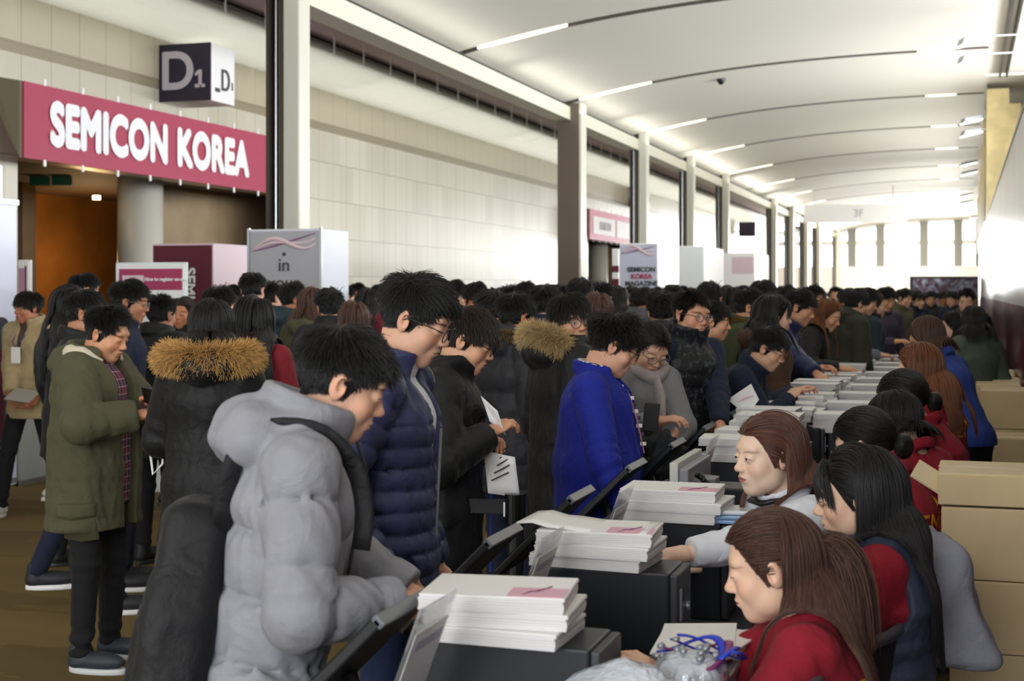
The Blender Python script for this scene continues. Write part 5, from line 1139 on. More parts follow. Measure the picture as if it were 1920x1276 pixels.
# his backpack and straps
t = local_thing(Gr, 'backpack', 'large black backpack on the back of the man in grey', 'backpack')
P = GP; up, fw = P.up, P.fw
def bpf(p):
    c = P.chest-fw*.170-up*.27; q = (p-c.astype(f32)); u = q @ up.astype(f32); v = q @ fw.astype(f32); x = q[:, 0]
    tap = 1-.75*np.clip(u/.3, -.1, 1)**1.5 if False else 1-.55*np.clip((u+.05)/.3, 0, 1); b = np.maximum(np.maximum(np.abs(x)/tap-.10, np.abs(v)-.030*tap), np.abs(u)-.19); out = np.sqrt(np.maximum(np.abs(x)/tap-.10, 0)**2+np.maximum(np.abs(v+.02)-.030*tap, 0)**2+np.maximum(np.abs(u)-.19, 0)**2)-.055
    return out-.011*noise(p, 15, 1)-.005*noise(p, 40, 2)
c0 = P.chest-fw*.170-up*.27; V, Q = nets(bpf, c0-.36, c0+.36, .009); BPM = fabric('backpack_cloth', '#151518', .6); mesh_np('pack_body', V, Q, BPM, t)
def bp2(p):
    c = P.chest-fw*.235-up*.36; q = p-c.astype(f32); return np.sqrt(np.maximum(np.abs(q[:, 0])-.07, 0)**2+np.maximum(np.abs(q @ fw.astype(f32))-.012, 0)**2+np.maximum(np.abs(q @ up.astype(f32))-.07, 0)**2)-.035
V, Q = nets(bp2, c0-.4, c0+.36, .01); mesh_np('front_pocket', V, Q, BPM, t)
for sd, nm in ((1, 'r'), (-1, 'l')):
    S = P.S[nm]; B_ = P.chest
    pts = [c0+up*.20+np.array([sd*.07, 0, 0])+fw*.03, B_-fw*.145+up*.05+np.array([sd*.10, 0, 0]), B_-fw*.125+up*.145+np.array([sd*.11, 0, 0]), B_-fw*.05+up*.172+np.array([sd*.125, 0, 0]), B_+fw*.03+up*.174+np.array([sd*.13, 0, 0]), B_+fw*.11+up*.12+np.array([sd*.132, 0, 0]), B_+fw*.152+up*.02+np.array([sd*.135, 0, 0]), B_+fw*.15-up*.10+np.array([sd*.155, 0, 0])]
    pp = []; 
    for i in range(len(pts)-1):
        for u in (0, .33, .66): pp.append(pts[i]*(1-u)+pts[i+1]*u)
    for it in range(2): pp = [pp[0]]+[(pp[i-1]+pp[i]*2+pp[i+1])/4 for i in range(1, len(pp)-1)]+[pp[-1]]
    MB().tube(pp, .021, 10, flat=.30).build('shoulder_strap', BPM, t, smooth=True)
    MB().tube([c0-up*.19+np.array([sd*.1, 0, 0]), P.waist+fw*.02+np.array([sd*.24, 0, -.02]), B_+fw*.11-up*.10+np.array([sd*.20, 0, 0])], .008, 6).build('webbing', BPM, t, smooth=True) if sd < 0 else None
for sd in (-1, 1):      # hood cords
    a = P.nb+fw*.105-up*.02+np.array([sd*.03, 0, 0]); MB().tube([a, a+fw*.02-up*.06, a+fw*.035-up*.14], .0035, 6).build('hood_cord', fabric('cord', '#b9b9be'), Gr); MB().tube([a+fw*.035-up*.14, a+fw*.036-up*.165], .006, 8).build('cord_stop', BLACK, Gr)
zp = [P.nb+fw*.118+up*.03]+[P.chest+fw*(.150-.0*i)-up*(.06*i-.09) for i in range(6)]; MB().tube(zp, .004, 6).build('zip', BLACK, Gr)
# 2 navy quilted jacket man
Nr, NP_, _, _, _ = person('tall smiling man with black glasses in a navy quilted jacket over a white shirt', 778, 602, 3.95, -14,
    dict(H=1.78, lean=1, neck=16, hp=24, wr=('w', 728, 1085, 3.75), wl=None, er=(.5, -1, -.3)), hair=('swept', 'black'), tone=SKM,
    top=dict(mat=NAVP, t=.020, hem=.17, quilt=.0125, per=.058, collar=.045, crad=.078, open=(.050, .008, 1.12), wide=1.02), inner=dict(mat=WHT, collar=.03, crad=.066), legs=('jeans', 0), glasses='#1d1a1c', res=.0068, hres=.0026, nh=8000, eye=.18, lip=.35, hradius=.0009, hlen=1.1)
z0 = NP_.chest+NP_.fw*.137-NP_.up*.02; MB().tube([z0-NP_.up*(.06*i)+NP_.fw*(-.002*i) for i in range(8)], .004, 6).build('zip', SILV, Nr)
# 3 young man in black padded coat with papers
Br, BP_, _, _, _ = person('young man in a long black padded coat reading folded papers', 876, 640, 5.1, -8,
    dict(H=1.73, lean=2, neck=20, hp=22, wr=('w', 918, 812, 4.95), wl=('w', 915, 830, 5.15), er=(1, -.8, -.8), el=(-1, -.4, -.6)), hair=('mop', 'brown'), tone='#dba888',
    top=dict(mat=BLK, t=.034, hem=.42, quilt=.006, per=.16, hood=1.1, collar=.05, fold=.006, hole=.066), legs=('dark', 0), glasses='#111114', res=.009, hres=.0032, nh=7000, eye=.2, hradius=.0011)
MB().box(-.02, .02, .17, .178, .72, 1.06).build('blue_strap', fabric('blue_strap', '#2b3c86'), Br)
for (a_, b_, lb, cl) in (((906, 742), (948, 792), 'folded white leaflet held up by the young man in black', 0), ((906, 845), (966, 928), 'white form with printed lines hanging from the hand of the young man in black', 1)):
    pa, pb = W(a_[0], a_[1], 4.95), W(b_[0], b_[1], 4.9); wd = (b_[0]-a_[0])/F*4.9; hh = pa.z-pb.z
    t = thing('leaflet' if not cl else 'printed_form', lb, 'paper', (pa.x, pa.y, pb.z), YAW)
    sk_ = .035; vs = [];
    for i in range(6):
        for j in range(5): u, v = i/5, j/4; vs.append((u*wd*(.75 if not cl else 1)-(0 if cl else -.012)+(sk_*(1-v) if cl else .03*(1-v)-.02)*(0.5 if cl else 1), .015*math.sin(u*3+v*2), v*hh-(.02*u if cl else .05*u)))
    o = MB().add(vs, [(i*5+j, i*5+j+1, i*5+j+6, i*5+j+5) for i in range(5) for j in range(4)]).build('sheet', PAPER, t, smooth=True); o.modifiers.new('s', 'SOLIDIFY').thickness = .002
    if cl:
        for j in range(5): MB().tube([(wd*.25+.01*j, -.004, hh*.30+.026*j), (wd*.8+.004*j, -.012, hh*.30+.026*j+.03)], .0022, 4).build('printed_line', CHARL, t)
# 4 charcoal puffer man from behind
C4, CP, _, _, _ = person('man seen from behind in a charcoal puffer with a fur edged hood', 968, 597, 7.3, 40, dict(H=1.72, neck=12, hp=12), hair=('short', 'black'), tone=SKD,
    top=dict(mat=CHC, t=.045, hem=.24, quilt=.012, per=.12, collar=.06, hood=1.0), legs=('navy', 0), res=.011, hres=.004, nh=3500, hradius=.0015, fur=dict(a0=0.3, a1=2.4, R=.12, n=2500, th=.018, L=.03, col='#6b5a3c', base='#4a3c28'))
# 5 fur hood man with glasses looking at the camera
F5, FP, _, _, _ = person('man in round glasses, black parka and tan fur hood looking at the camera', 1070, 603, 6.4, 25, dict(H=1.75, neck=4, hp=4, hy=-84, hr=4), hair=('mop', 'dark'), tone='#dba587',
    top=dict(mat=BLK, t=.045, hem=.35, quilt=.004, per=.2, collar=.05, hood=1.1, fold=.006), legs=('dark', 0), glasses='#5a5048', res=.010, hres=.0034, nh=6500, eye=.9, hradius=.0012,
    fur=dict(a0=.15, a1=PI+.1, R=.120, n=9000, th=.032, L=.055, col='#b59b70', base='#7d6645', up=.02, back=.05, rise=.05))
# 6 blue blazer man
U6, UP, _, _, _ = person('stout man in a cobalt blue blazer with a striped shirt, hand in pocket', 1152, 650, 5.65, -6, dict(H=1.72, lean=-1, neck=26, hp=26, hy=10, wide=1.06, fatp=2.4, wr=(.34, .16, .88), wl=None, er=(1, -1.2, 0)), hair=('curly', 'dark'), tone='#dea98c',
    top=dict(mat=BLUE, t=.022, hem=.30, collar=.03, crad=.080, wide=1.0, fold=.006, open=(.060, .030, .80), flare=.03, lapel=1, hole=.066), inner=dict(mat=STR, hem=.25, collar=.04, crad=.066), legs=('dark', 0), res=.0085, hres=.003, nh=9000, hlen=1.25, fat=2.2, eye=.2, hands=('l',), blush=.55, hradius=.0011, glasses='#3a3030')
ln = [UP.nb+UP.fw*.05+np.array([.055, 0, .01]), UP.chest+UP.fw*.140+UP.up*.06+np.array([.045, 0, 0]), UP.chest+UP.fw*.172+np.array([.03, 0, -.05]), UP.waist+UP.fw*.198+np.array([.012, 0, .03])]
mb = MB(); pp = []
for i in range(3):
    for u in np.linspace(0, 1, 9)[:-1]: pp.append(ln[i]*(1-u)+ln[i+1]*u)
mb.tube(pp, .010, 6, flat=.35).build('lanyard', mat('lanyard_pink', '#cf8fa0', .5), U6)
for i in range(1, len(pp)-1, 2): MB().tube([pp[i]+UP.fw*.004-UP.up*.007, pp[i]+UP.fw*.004+UP.up*.007], .0125, 6, flat=.45).build('lanyard_mark', mat('lanyard_white', '#ececf0', .5) if i % 4 == 1 else mat('lanyard_purple', '#3b2250', .5), U6)
# 7 scarf woman
S7, SP, _, _, _ = person('woman with a pale scarf and grey coat looking down, hair tied back', 1219, 655, 6.8, -58, dict(H=1.62, neck=22, hp=34, hr=-6, fem=1, wr=('w', 1232, 790, 6.6), wl=('w', 1256, 824, 6.55), er=(1, -.3, -.9), el=(-1, -.2, -.9)), hair=('tied', 'dark'), tone='#dcae94',
    top=dict(mat=SGR, t=.032, hem=.30, collar=.03, fold=.006), legs=('navy', 0), glasses='#6a5c55', res=.009, hres=.003, nh=5000, eye=.15, hradius=.0012)
SC = fabric('pale_scarf_cloth', '#a69c9c', .9)
aa = np.linspace(0, 2*PI, 28)[:-1]
MB().tube([SP.nb+SP.up*(.015+.012*math.sin(a*3))+np.array([math.cos(a)*.092, math.sin(a)*.09+.02, -.03*math.sin(a)]) for a in aa], [.032+.006*math.sin(a*5) for a in aa], 10, closed=True, flat=1.2).build('scarf', SC, S7, smooth=True)
MB().tube([SP.nb+SP.fw*.12-SP.up*.02, SP.chest+SP.fw*.150+SP.up*.02, SP.chest+SP.fw*.158-SP.up*.10, SP.waist+SP.fw*.150], [.035, .048, .045, .04], 10, flat=.4).build('scarf_end', SC, S7, smooth=True)
p = W(1221, 782, 6.46); o = MB().box(-.035, .035, -.006, .006, -.065, .065).build('wallet', mat('black_leather', '#1a1a1c', .5), bevel=.004, loc=p); o.rotation_euler = (0, .1, YAW); tag(o, 'black wallet in the raised hand of the woman with the scarf', 'wallet')
p = W(1243, 872, 6.45); o = blob('folded_coat', p, (.10, .06, .13), fabric('dark_coat_cloth', '#26282c'), 4, .035, sub=4); tag(o, 'dark coat folded over the arm of the woman with the scarf', 'coat')
p = W(1262, 918, 6.5); o = blob('jeans_bag', p, (.07, .05, .12), fabric('denim_bag_cloth', '#3c4a63'), 8, .02, sub=4); o.name = 'handbag'; tag(o, 'slate blue handbag hanging below the folded dark coat', 'bag')
# 8 man with glasses looking toward camera, 9 navy sweater man
M8, MP, _, _, _ = person('man with cropped hair and thin glasses in a patterned black puffer looking at the camera', 1296, 593, 7.25, -48, dict(H=1.75, neck=4, hp=6, hr=-4, wide=1.05, wl=('w', 1352, 815, 6.9), el=(-1, -1, 0)), hair=('buzz', 'dark'), tone='#d29c80',
    top=dict(name='sweater', mat=NAVC, t=.020, hem=.16, collar=.02, fold=.005), over=dict(name='vest', mat=CAM, t=.036, hem=.18, quilt=.008, per=.07, collar=.08, crad=.085, noarms=1), legs=('jeans', 0), glasses='#5b3c3c', res=.009, hres=.0032, nh=5000, eye=.6, lip=.25, hradius=.0011, curl=(.9, .9))
V9, VP, _, _, _ = person('man in a navy sweater in profile just behind the man in the patterned puffer', 1338, 604, 8.65, 0, dict(H=1.72, neck=10, hp=8, lean=2, wr=('w', 1345, 820, 8.1), er=(.6, -1, 0)), hair=('short', 'black'), tone='#d8a180',
    top=dict(mat=NAVC, t=.012, hem=.16, collar=.03, fold=.005, wide=1.08), legs=('navy', 0), res=.010, hres=.0036, nh=4500, eye=.4, hradius=.0013)
# 10 bending man in navy coat with glasses
K10, KP, _, _, _ = person('man in glasses and a navy coat leaning low over the counter', 1440, 655, 7.75, -12, dict(H=1.74, lean=36, neck=6, hp=26, wr=('w', 1480, 745, 7.7), wl=('w', 1490, 735, 8.2), er=(1, -.3, -.8), el=(-1, 0, -1)), hair=('short', 'softblack'), tone='#ddae92',
    top=dict(mat=NAVC, t=.026, hem=.22, collar=.05, crad=.080, fold=.006, hole=.066), inner=dict(mat=fabric('grey_hood_cloth', '#4b5257'), collar=.05, crad=.074), legs=('dark', 0), glasses='#7a3b3b', res=.010, hres=.0034, nh=6000, eye=.25, lip=.8, hradius=.0012)
p = W(1364, 760, 7.2); t = thing('brochure', 'pale pink printed brochure held above the counter in front of the leaning man', 'brochure', p, YAW); o = MB().prism([(0, 0, .03), (.10, 0, -.05), (.16, 0, .03), (.12, 0, .11)], (0, .004, 0)).build('cover', PAPER, t); MB().tube([(.05, -.004, .02), (.09, -.004, .04), (.13, -.004, .05)], [.004, .012, .006], 6, flat=.2).build('printed_curve', PINKC, t)
# 11.. customers farther along the counter
person('man with glasses in a green parka with brown fur hood', 1406, 578, 9.5, 2, dict(H=1.74, lean=8, neck=14, hp=14), hair=('short', 'black'), tone='#d09a7c', top=dict(mat=fabric('green_parka', '#434a30', .8), t=.045, hem=.25, hood=1.15, collar=.05), legs=('dark', 0), glasses='#3b2a2a', res=.013, hres=.005, nh=3500, hradius=.0018, fur=dict(a0=-.4, a1=PI+.4, R=.135, n=4000, th=.022, L=.04, col='#7a5a30', base='#5a4226'))
person('man in a shiny navy jacket bending over the counter with both hands on it', 1500, 578, 10.3, -12, dict(H=1.74, lean=30, neck=8, hp=22, wr=('w', 1530, 700, 9.7), wl=('w', 1540, 690, 10.2)), hair=('short', 'dark'), tone='#dba385', top=dict(mat=fabric('navy_shell', '#2a3058', .5), t=.03, hem=.2, quilt=.006, per=.1, collar=.05), legs=('dark', 0), res=.013, hres=.005, nh=3200, hradius=.0018, eye=.2)
person('woman with long auburn hair and a black coat looking down at the counter', 1552, 592, 11.3, -16, dict(H=1.66, lean=14, neck=16, hp=26, fem=1, wr=('w', 1575, 690, 11.0)), hair=('long', '#6b3d20'), tone='#dca888', top=dict(mat=BLK, t=.03, hem=.3, collar=.04), legs=('dark', 0), res=.013, hres=.005, nh=3200, hradius=.0020, eye=.2)
person('man in an olive topped black coat turned towards the counter', 1605, 570, 12.0, 35, dict(H=1.74, lean=18, neck=10, hp=14), hair=('mop', 'dark'), tone=SKM, top=dict(mat=fabric('olive_black_coat', '#33352a', .8), t=.04, hem=.3, collar=.05, hood=1), legs=('dark', 0), res=.014, hres=.006, nh=2500, hradius=.0022)
person('man in a dark jacket looking down, farther along the counter', 1624, 566, 13.2, -5, dict(H=1.76, lean=10, neck=16, hp=22, wr=('w', 1650, 665, 13.0)), hair=('short', 'black'), tone=SKM, top=dict(mat=fabric('grey_blue_knit', '#6e7686', .8), t=.02, hem=.2), res=.015, hres=.006, nh=2500, hradius=.0022)
person('man with a broad pale face looking down near the far end of the counter', 1662, 562, 14.8, -55, dict(H=1.76, lean=6, neck=14, hp=20, wr=('w', 1680, 640, 14.5)), hair=('short', 'dark'), tone='#e0ad84', top=dict(mat=fabric('plum_jacket', '#4a4150', .8), t=.02, hem=.2), res=.015, hres=.006, nh=2500, hradius=.0022, eye=.2)
# left side people
P12, PP, _, _, _ = person('smiling man in an olive parka and plaid shirt typing on his phone', 200, 628, 6.5, -28, dict(H=1.66, lean=-1, neck=20, hp=22, wide=1.05, wr=('w', 262, 778, 6.25), wl=('w', 286, 750, 6.45), er=(1, -.4, -.9), el=(-1, -.2, -.9), stance=.13), hair=('up', 'black'), tone='#cf9875',
    top=dict(mat=OLV, t=.048, hem=.26, quilt=.006, per=.16, collar=.05, crad=.10, hole=.082, open=(.085, .05, .60), fold=.008, hood=1.15, wide=1.05), inner=dict(mat=PLD, t=.012, hem=.16, collar=.03), legs=('black', 0), res=.0088, hres=.003, nh=6500, fat=1.2, eye=.2, lip=.45, blush=.5, shoes=('#2a3038', '#c9c9c9'), hradius=.0011, curl=(.7, 1.0))
aa = np.linspace(.75, PI*2-.75, 26)+PI/2
MB().tube([PP.nb+PP.up*(.02-.05*max(0, math.sin(a)))+np.array([math.cos(a)*.132, math.sin(a)*.11+.02, .02]) for a in aa], [(.032+.004*math.sin(a*7))*min(1, .25+1.3*math.sin(PI*i/25)) for i, a in enumerate(aa)], 10, flat=1.1).build('fleece_collar', fabric('cream_fleece', '#c9bfab', .95, 'wool'), P12, smooth=True)
patch(P12, 'pocket_flap', OLV, (.04, .74), .085, .03); patch(P12, 'pocket_seam', OLV, (.04, .66), .085, .055, .004)
p = W(283, 742, 6.25); o = MB().box(-.036, .036, -.004, .004, -.075, .075).build('phone', BLACK, bevel=.003, loc=p); o.rotation_euler = (1.0, .2, YAW); tag(o, 'dark phone in the hands of the man in the olive parka', 'phone')
Q13, QP, _, _, _ = person('woman seen from behind in a long black parka with a wide golden fur hood', 398, 622, 5.9, 78, dict(H=1.66, neck=10, hp=10, fem=1, wr=(.12, .28, 1.02), wl=(-.12, .28, 1.02), er=(.6, -.5, -.9), el=(-.6, -.5, -.9)), hair=('bob', 'softblack'), tone=SKM,
    top=dict(mat=BLK, t=.034, hem=.36, collar=.05, hood=1.1, fold=.007, flare=.03), legs=('dark', 0), res=.0095, hres=.004, nh=7000, hradius=.0012, hlen=.9,
    fur=dict(a0=-.35, a1=PI+.35, R=.140, n=16000, th=.034, L=.055, col='#c39a5e', base='#8a6636', up=.02, back=.02, wx=1.12, rise=.0))
MB().tube([QP.chest+np.array([-.235, .10, -.18]), QP.hip+np.array([-.27, .12, .10]), QP.hip+np.array([-.255, .10, .02]), QP.hip+np.array([-.22, .12, .06]), QP.chest+np.array([-.22, .14, -.20])], .006, 6).build('white_cord', WHITE, Q13, smooth=True)
T14, TP, _, _, _ = person('man with a bowl haircut walking in a tan jacket with a white badge', 52, 578, 10.9, -128, dict(H=1.72, neck=6, hp=4, hy=-22, wr=('w', 20, 742, 10.7), wl=('w', 70, 740, 10.7), walk=.42), hair=('mop', 'black'), tone='#b5765a',
    top=dict(mat=TAN, t=.035, hem=.20, collar=.05, open=(.035, .008, 1.2), hood=.9, quilt=.004, per=.2), inner=dict(mat=fabric('brown_shirt', '#4a3a30')), legs=('black', 0), res=.011, hres=.0045, nh=3500, hradius=.0016, shoes=('#cfcac0', '#e6e3dc'), eye=.4)
b_ = TP.chest+TP.fw*.175-TP.up*.08; o = MB().box(-.04, .04, -.002, .003, -.06, .06).build('name_badge', mat('badge_white', '#e8e6e2', .4), T14); o.location = b_.tolist()
for sd in (-1, 1): MB().tube([TP.nb+np.array([sd*.06, .05, 0]), TP.chest+TP.fw*.17+np.array([sd*.035, 0, .02]), b_+np.array([0, 0, .06])], .004, 5).build('badge_cord', mat('cord_purple', '#3c3560', .6), T14)
p = W(42, 741, 10.6); o = MB().box(-.11, .11, -.08, .08, -.005, .005).build('tablet', mat('tablet_grey', '#8d877a', .4), bevel=.004, loc=p); o.rotation_euler = (.5, .1, YAW-.3); tag(o, 'grey tablet held flat by the man in the tan jacket', 'tablet')
person('man in glasses and a navy coat in profile above the shoulder of the olive parka', 243, 568, 8.2, -8, dict(H=1.76, neck=10, hp=10), hair=('short', 'black'), tone='#b98264', top=dict(mat=NAVC, t=.03, hem=.15, collar=.04), legs=('navy', 0), glasses='#6a625c', res=.011, hres=.0045, nh=4500, hradius=.0015, shoes=('#1f2026', '#e8e8e8'))
person('striding person in navy trousers and white soled shoes hidden behind the olive parka', 160, 590, 7.6, -5, dict(H=1.70, neck=10, hp=10, walk=.42), hair=('short', 'black'), tone='#b98264', top=dict(mat=BLK, t=.02, hem=.1, collar=.04), legs=('navy', 0), res=.012, hres=.0055, nh=1500, hradius=.002, shoes=('#1f2026', '#e8e8e8'))
person('man in a black coat seen from behind beside the notice board', 302, 592, 8.9, 52, dict(H=1.70, neck=8, hp=6, wide=1.05), hair=('buzz', 'black'), tone='#b07a60', top=dict(mat=BLK, t=.035, hem=.25, collar=.05), legs=('dark', 0), res=.012, hres=.005, nh=3500, hradius=.0016)
person('woman with long black hair in a maroon jacket seen from behind', 478, 605, 7.2, 72, dict(H=1.66, neck=8, hp=6, fem=1, hr=4), hair=('straight', 'black'), tone=SKM, top=dict(mat=fabric('deep_red_jacket', '#7a1523', .7), t=.02, hem=.2, collar=.04), legs=('dark', 0), res=.011, hres=.005, nh=5500, hradius=.0017)
person('woman with long dark hair in a dark coat at the brown entrance', 138, 578, 8.8, 30, dict(H=1.64, neck=6, hp=4, fem=1), hair=('straight', 'black'), tone='#cfa08a', top=dict(mat=BLK, t=.02, hem=.25), legs=('dark', 0), res=.013, hres=.006, nh=4000, hradius=.0018)
# ---- seated and standing staff
A20, AP, _, _, _ = person('woman with a brown half ponytail in a maroon sweatshirt, nearest to the camera', 1445, 1064, 3.2, 178, dict(H=1.62, seated=True, lean=8, neck=18, hp=16, fem=1, wr=('w', 1255, 1262, 3.0), wl=('w', 1235, 1285, 3.1), er=(1, 0, -1), el=(-1, 0, -1)), hair=('half', 'chestnut', .4, 'pony'), tone=SKL,
    top=dict(name='sweatshirt', mat=REDS, t=.016, hem=.1, collar=.018, crad=.064, fold=.009, hole=.055), res=.0075, hres=.0026, nh=9000, eye=.2, hradius=.0009, lip=.7, fat=-.2, curl=(.5, .5))
B21, BP2, _, _, _ = person('woman with long straight black hair in a quilted vest over a maroon sweatshirt', 1603, 930, 3.65, 180, dict(H=1.62, seated=True, lean=4, neck=12, hp=12, fem=1, wr=(.14, .32, .66), wl=(-.14, .32, .66)), hair=('straight', 'softblack', .28), tone=SKL,
    top=dict(name='sweatshirt', mat=REDS, t=.014, hem=.1, collar=.018, fold=.009), over=dict(name='vest', mat=VST, t=.032, hem=.1, quilt=.008, per=.05, noarms=1, collar=.03), res=.0075, hres=.0028, nh=10000, eye=.25, hradius=.0010, lip=.7, fat=-.2)
C22, CP2, _, _, _ = person('woman with long brown hair in a white blouse reaching over the counter', 1438, 855, 4.3, -150, dict(H=1.66, seated=True, lean=14, neck=8, hp=6, fem=1, wl=('w', 1240, 1046, 3.95), wr=(.2, .3, .85), el=(-1, 0, -.6)), hair=('long', 'auburn', .33), tone='#efcdb6',
    top=dict(name='blouse', mat=fabric('white_blouse_cloth', '#dfe1ea', .8), t=.014, hem=.1, collar=.03, fold=.006, sleeve=.70), res=.008, hres=.0026, nh=10000, eye=.75, hradius=.0010, lip=.8, hfr=None, curl=(.7, .5), gaze=-.001, fat=-.2)
MB().tube([CP2.nb+np.array([-.07, .05, .0]), CP2.nb+np.array([-.03, .10, -.02]), CP2.nb+np.array([.03, .10, -.02]), CP2.nb+np.array([.07, .05, 0])], [.012, .02, .02, .012], 8, flat=.5).build('black_ribbon', mat('ribbon_black', '#141416', .5), C22, smooth=True)
D23, DP, _, _, _ = person('woman in glasses with a low black bun and a maroon sweatshirt', 1620, 836, 4.9, 148, dict(H=1.62, seated=True, lean=16, neck=20, hp=22, fem=1, hy=22, wr=(.14, .4, .85), wl=(-.14, .4, .85)), hair=('tied', 'black', .3), tone=SKL,
    top=dict(name='sweatshirt', mat=REDS, t=.018, hem=.1, collar=.02, fold=.006), glasses='#7a6045', res=.009, hres=.0034, nh=8000, eye=.2, hradius=.0012)
E24, EP, _, _, _ = person('woman with black shoulder hair and yellow letters on her maroon sweatshirt', 1676, 796, 5.6, 142, dict(H=1.62, seated=True, lean=18, neck=18, hp=22, fem=1, hy=20, wr=(.14, .4, .85), wl=(-.14, .4, .85)), hair=('bob', 'dark', .35), tone=SKL,
    top=dict(name='sweatshirt', mat=REDS, t=.018, hem=.1, collar=.02, fold=.006), res=.0095, hres=.004, nh=6500, hradius=.0014)
F25, FP2, _, _, _ = person('staff member with pinned up black hair bending low behind the bobbed woman', 1692, 752, 6.0, 168, dict(H=1.60, seated=True, lean=22, neck=14, hp=20, fem=1), hair=('tied', 'black', .35), tone=SKL, top=dict(name='sweatshirt', mat=REDS, t=.018, hem=.1, collar=.02), res=.011, hres=.0045, nh=4500, hradius=.0016)
G26, GP2, _, _, _ = person('staff member with long coppery brown hair in a maroon sweatshirt', 1724, 694, 6.8, 155, dict(H=1.64, seated=True, lean=10, neck=14, hp=18, fem=1), hair=('long', '#6a3f26', .35), tone=SKL, top=dict(name='sweatshirt', mat=REDS, t=.018, hem=.1, collar=.02), res=.011, hres=.0045, nh=6000, hradius=.0016)
H27, HP_, _, _, _ = person('woman in a blue blazer and black trousers bending towards the seated staff', 1738, 636, 8.1, 146, dict(H=1.66, lean=24, neck=10, hp=26, fem=1, wr=(.2, .45, .95), wl=(-.2, .45, .95), er=(1, -.6, .2), el=(-1, -.6, .2)), hair=('bob', '#4a3426', .4), tone='#c99578', top=dict(mat=BLU2, t=.022, hem=.03, collar=.02, fold=.005), legs=('black', 0), res=.009, hres=.004, nh=6500, hradius=.0015)
I28, IP, _, _, _ = person('woman with long dark hair in a dark green jacket standing by the polished partition', 1824, 606, 10.8, 120, dict(H=1.60, neck=10, hp=10, fem=1), hair=('bob', 'dark'), tone='#cf9f85', top=dict(mat=DKG, t=.03, hem=.25), legs=('black', 0), res=.013, hres=.006, nh=4000, hradius=.0020)
person('seated staff member in red far along the counter', 1788, 612, 12.4, 170, dict(H=1.62, seated=True, lean=8, neck=12, hp=14, fem=1), hair=('bob', 'black'), tone=SKL, top=dict(name='sweatshirt', mat=REDS, t=.018, hem=.1), res=.014, hres=.006, nh=2500, hradius=.0022)
for r_, P_, s_, a_ in ((D23, DP, 'SEMI', .0), (E24, EP, 'SEMI', .0), (A20, AP, 'STAFF', 0), (G26, GP2, 'SEMI', 0)):
    back_text(r_, s_, .12, (0, float(P_.chest[2])-.02), rot=0)
p = W(1752, 1115, 3.85)
def cdf(q):
    d = np.sqrt(np.maximum(np.abs(q[:, 0]*1.0+q[:, 2]*.25)-.055-.10*np.clip(-q[:, 2]+.05, 0, .3), 0)**2+np.maximum(np.abs(q[:, 1])-.13, 0)**2+np.maximum(np.abs(q[:, 2])-.13, 0)**2)-.03
    return d-.010*np.sin(q[:, 1]*45+3*noise(q, 14, 2))-.006*noise(q, 30, 1)
V, Q = nets(cdf, (-.25, -.25, -.25), (.25, .25, .25), .009); o = mesh_np('cardigan', V, Q, fabric('grey_cardigan_knit', '#8c8d98', .9, 'wool')); o.location = (p.x, p.y, p.z); o.rotation_euler = (0, 0, .25); tag(o, 'pale grey cardigan draped over the chair behind the quilted vest', 'cardigan')
# ---- the waiting crowd: eight built once, the rest copies with their own clothes colour
protos = []
defs = [('short', 'black', 0, 'BLK'), ('mop', 'dark', 0, 'CHC'), ('swept', 'softblack', 0, 'NAV'), ('straight', 'dark', 1, 'BLK'), ('buzz', 'black', 0, 'OLV'), ('long', 'brown', 1, 'GRY'), ('curly', 'dark', 0, 'BLK'), ('bob', 'chestnut', 1, 'CHC')]
clo = {'BLK': BLK, 'CHC': CHC, 'NAV': NAVC, 'OLV': OLV, 'GRY': fabric('ash_coat', '#55565c'), 'BRN': fabric('brown_coat', '#4a3326'), 'RED': fabric('dark_red_coat', '#66202a'), 'TEA': fabric('teal_coat', '#2a3a40'), 'BEI': fabric('beige_coat', '#8f8064')}
cname = {'BLK': 'black', 'CHC': 'charcoal', 'NAV': 'navy', 'OLV': 'olive', 'GRY': 'ash grey', 'BRN': 'brown', 'RED': 'dark red', 'TEA': 'teal', 'BEI': 'beige'}
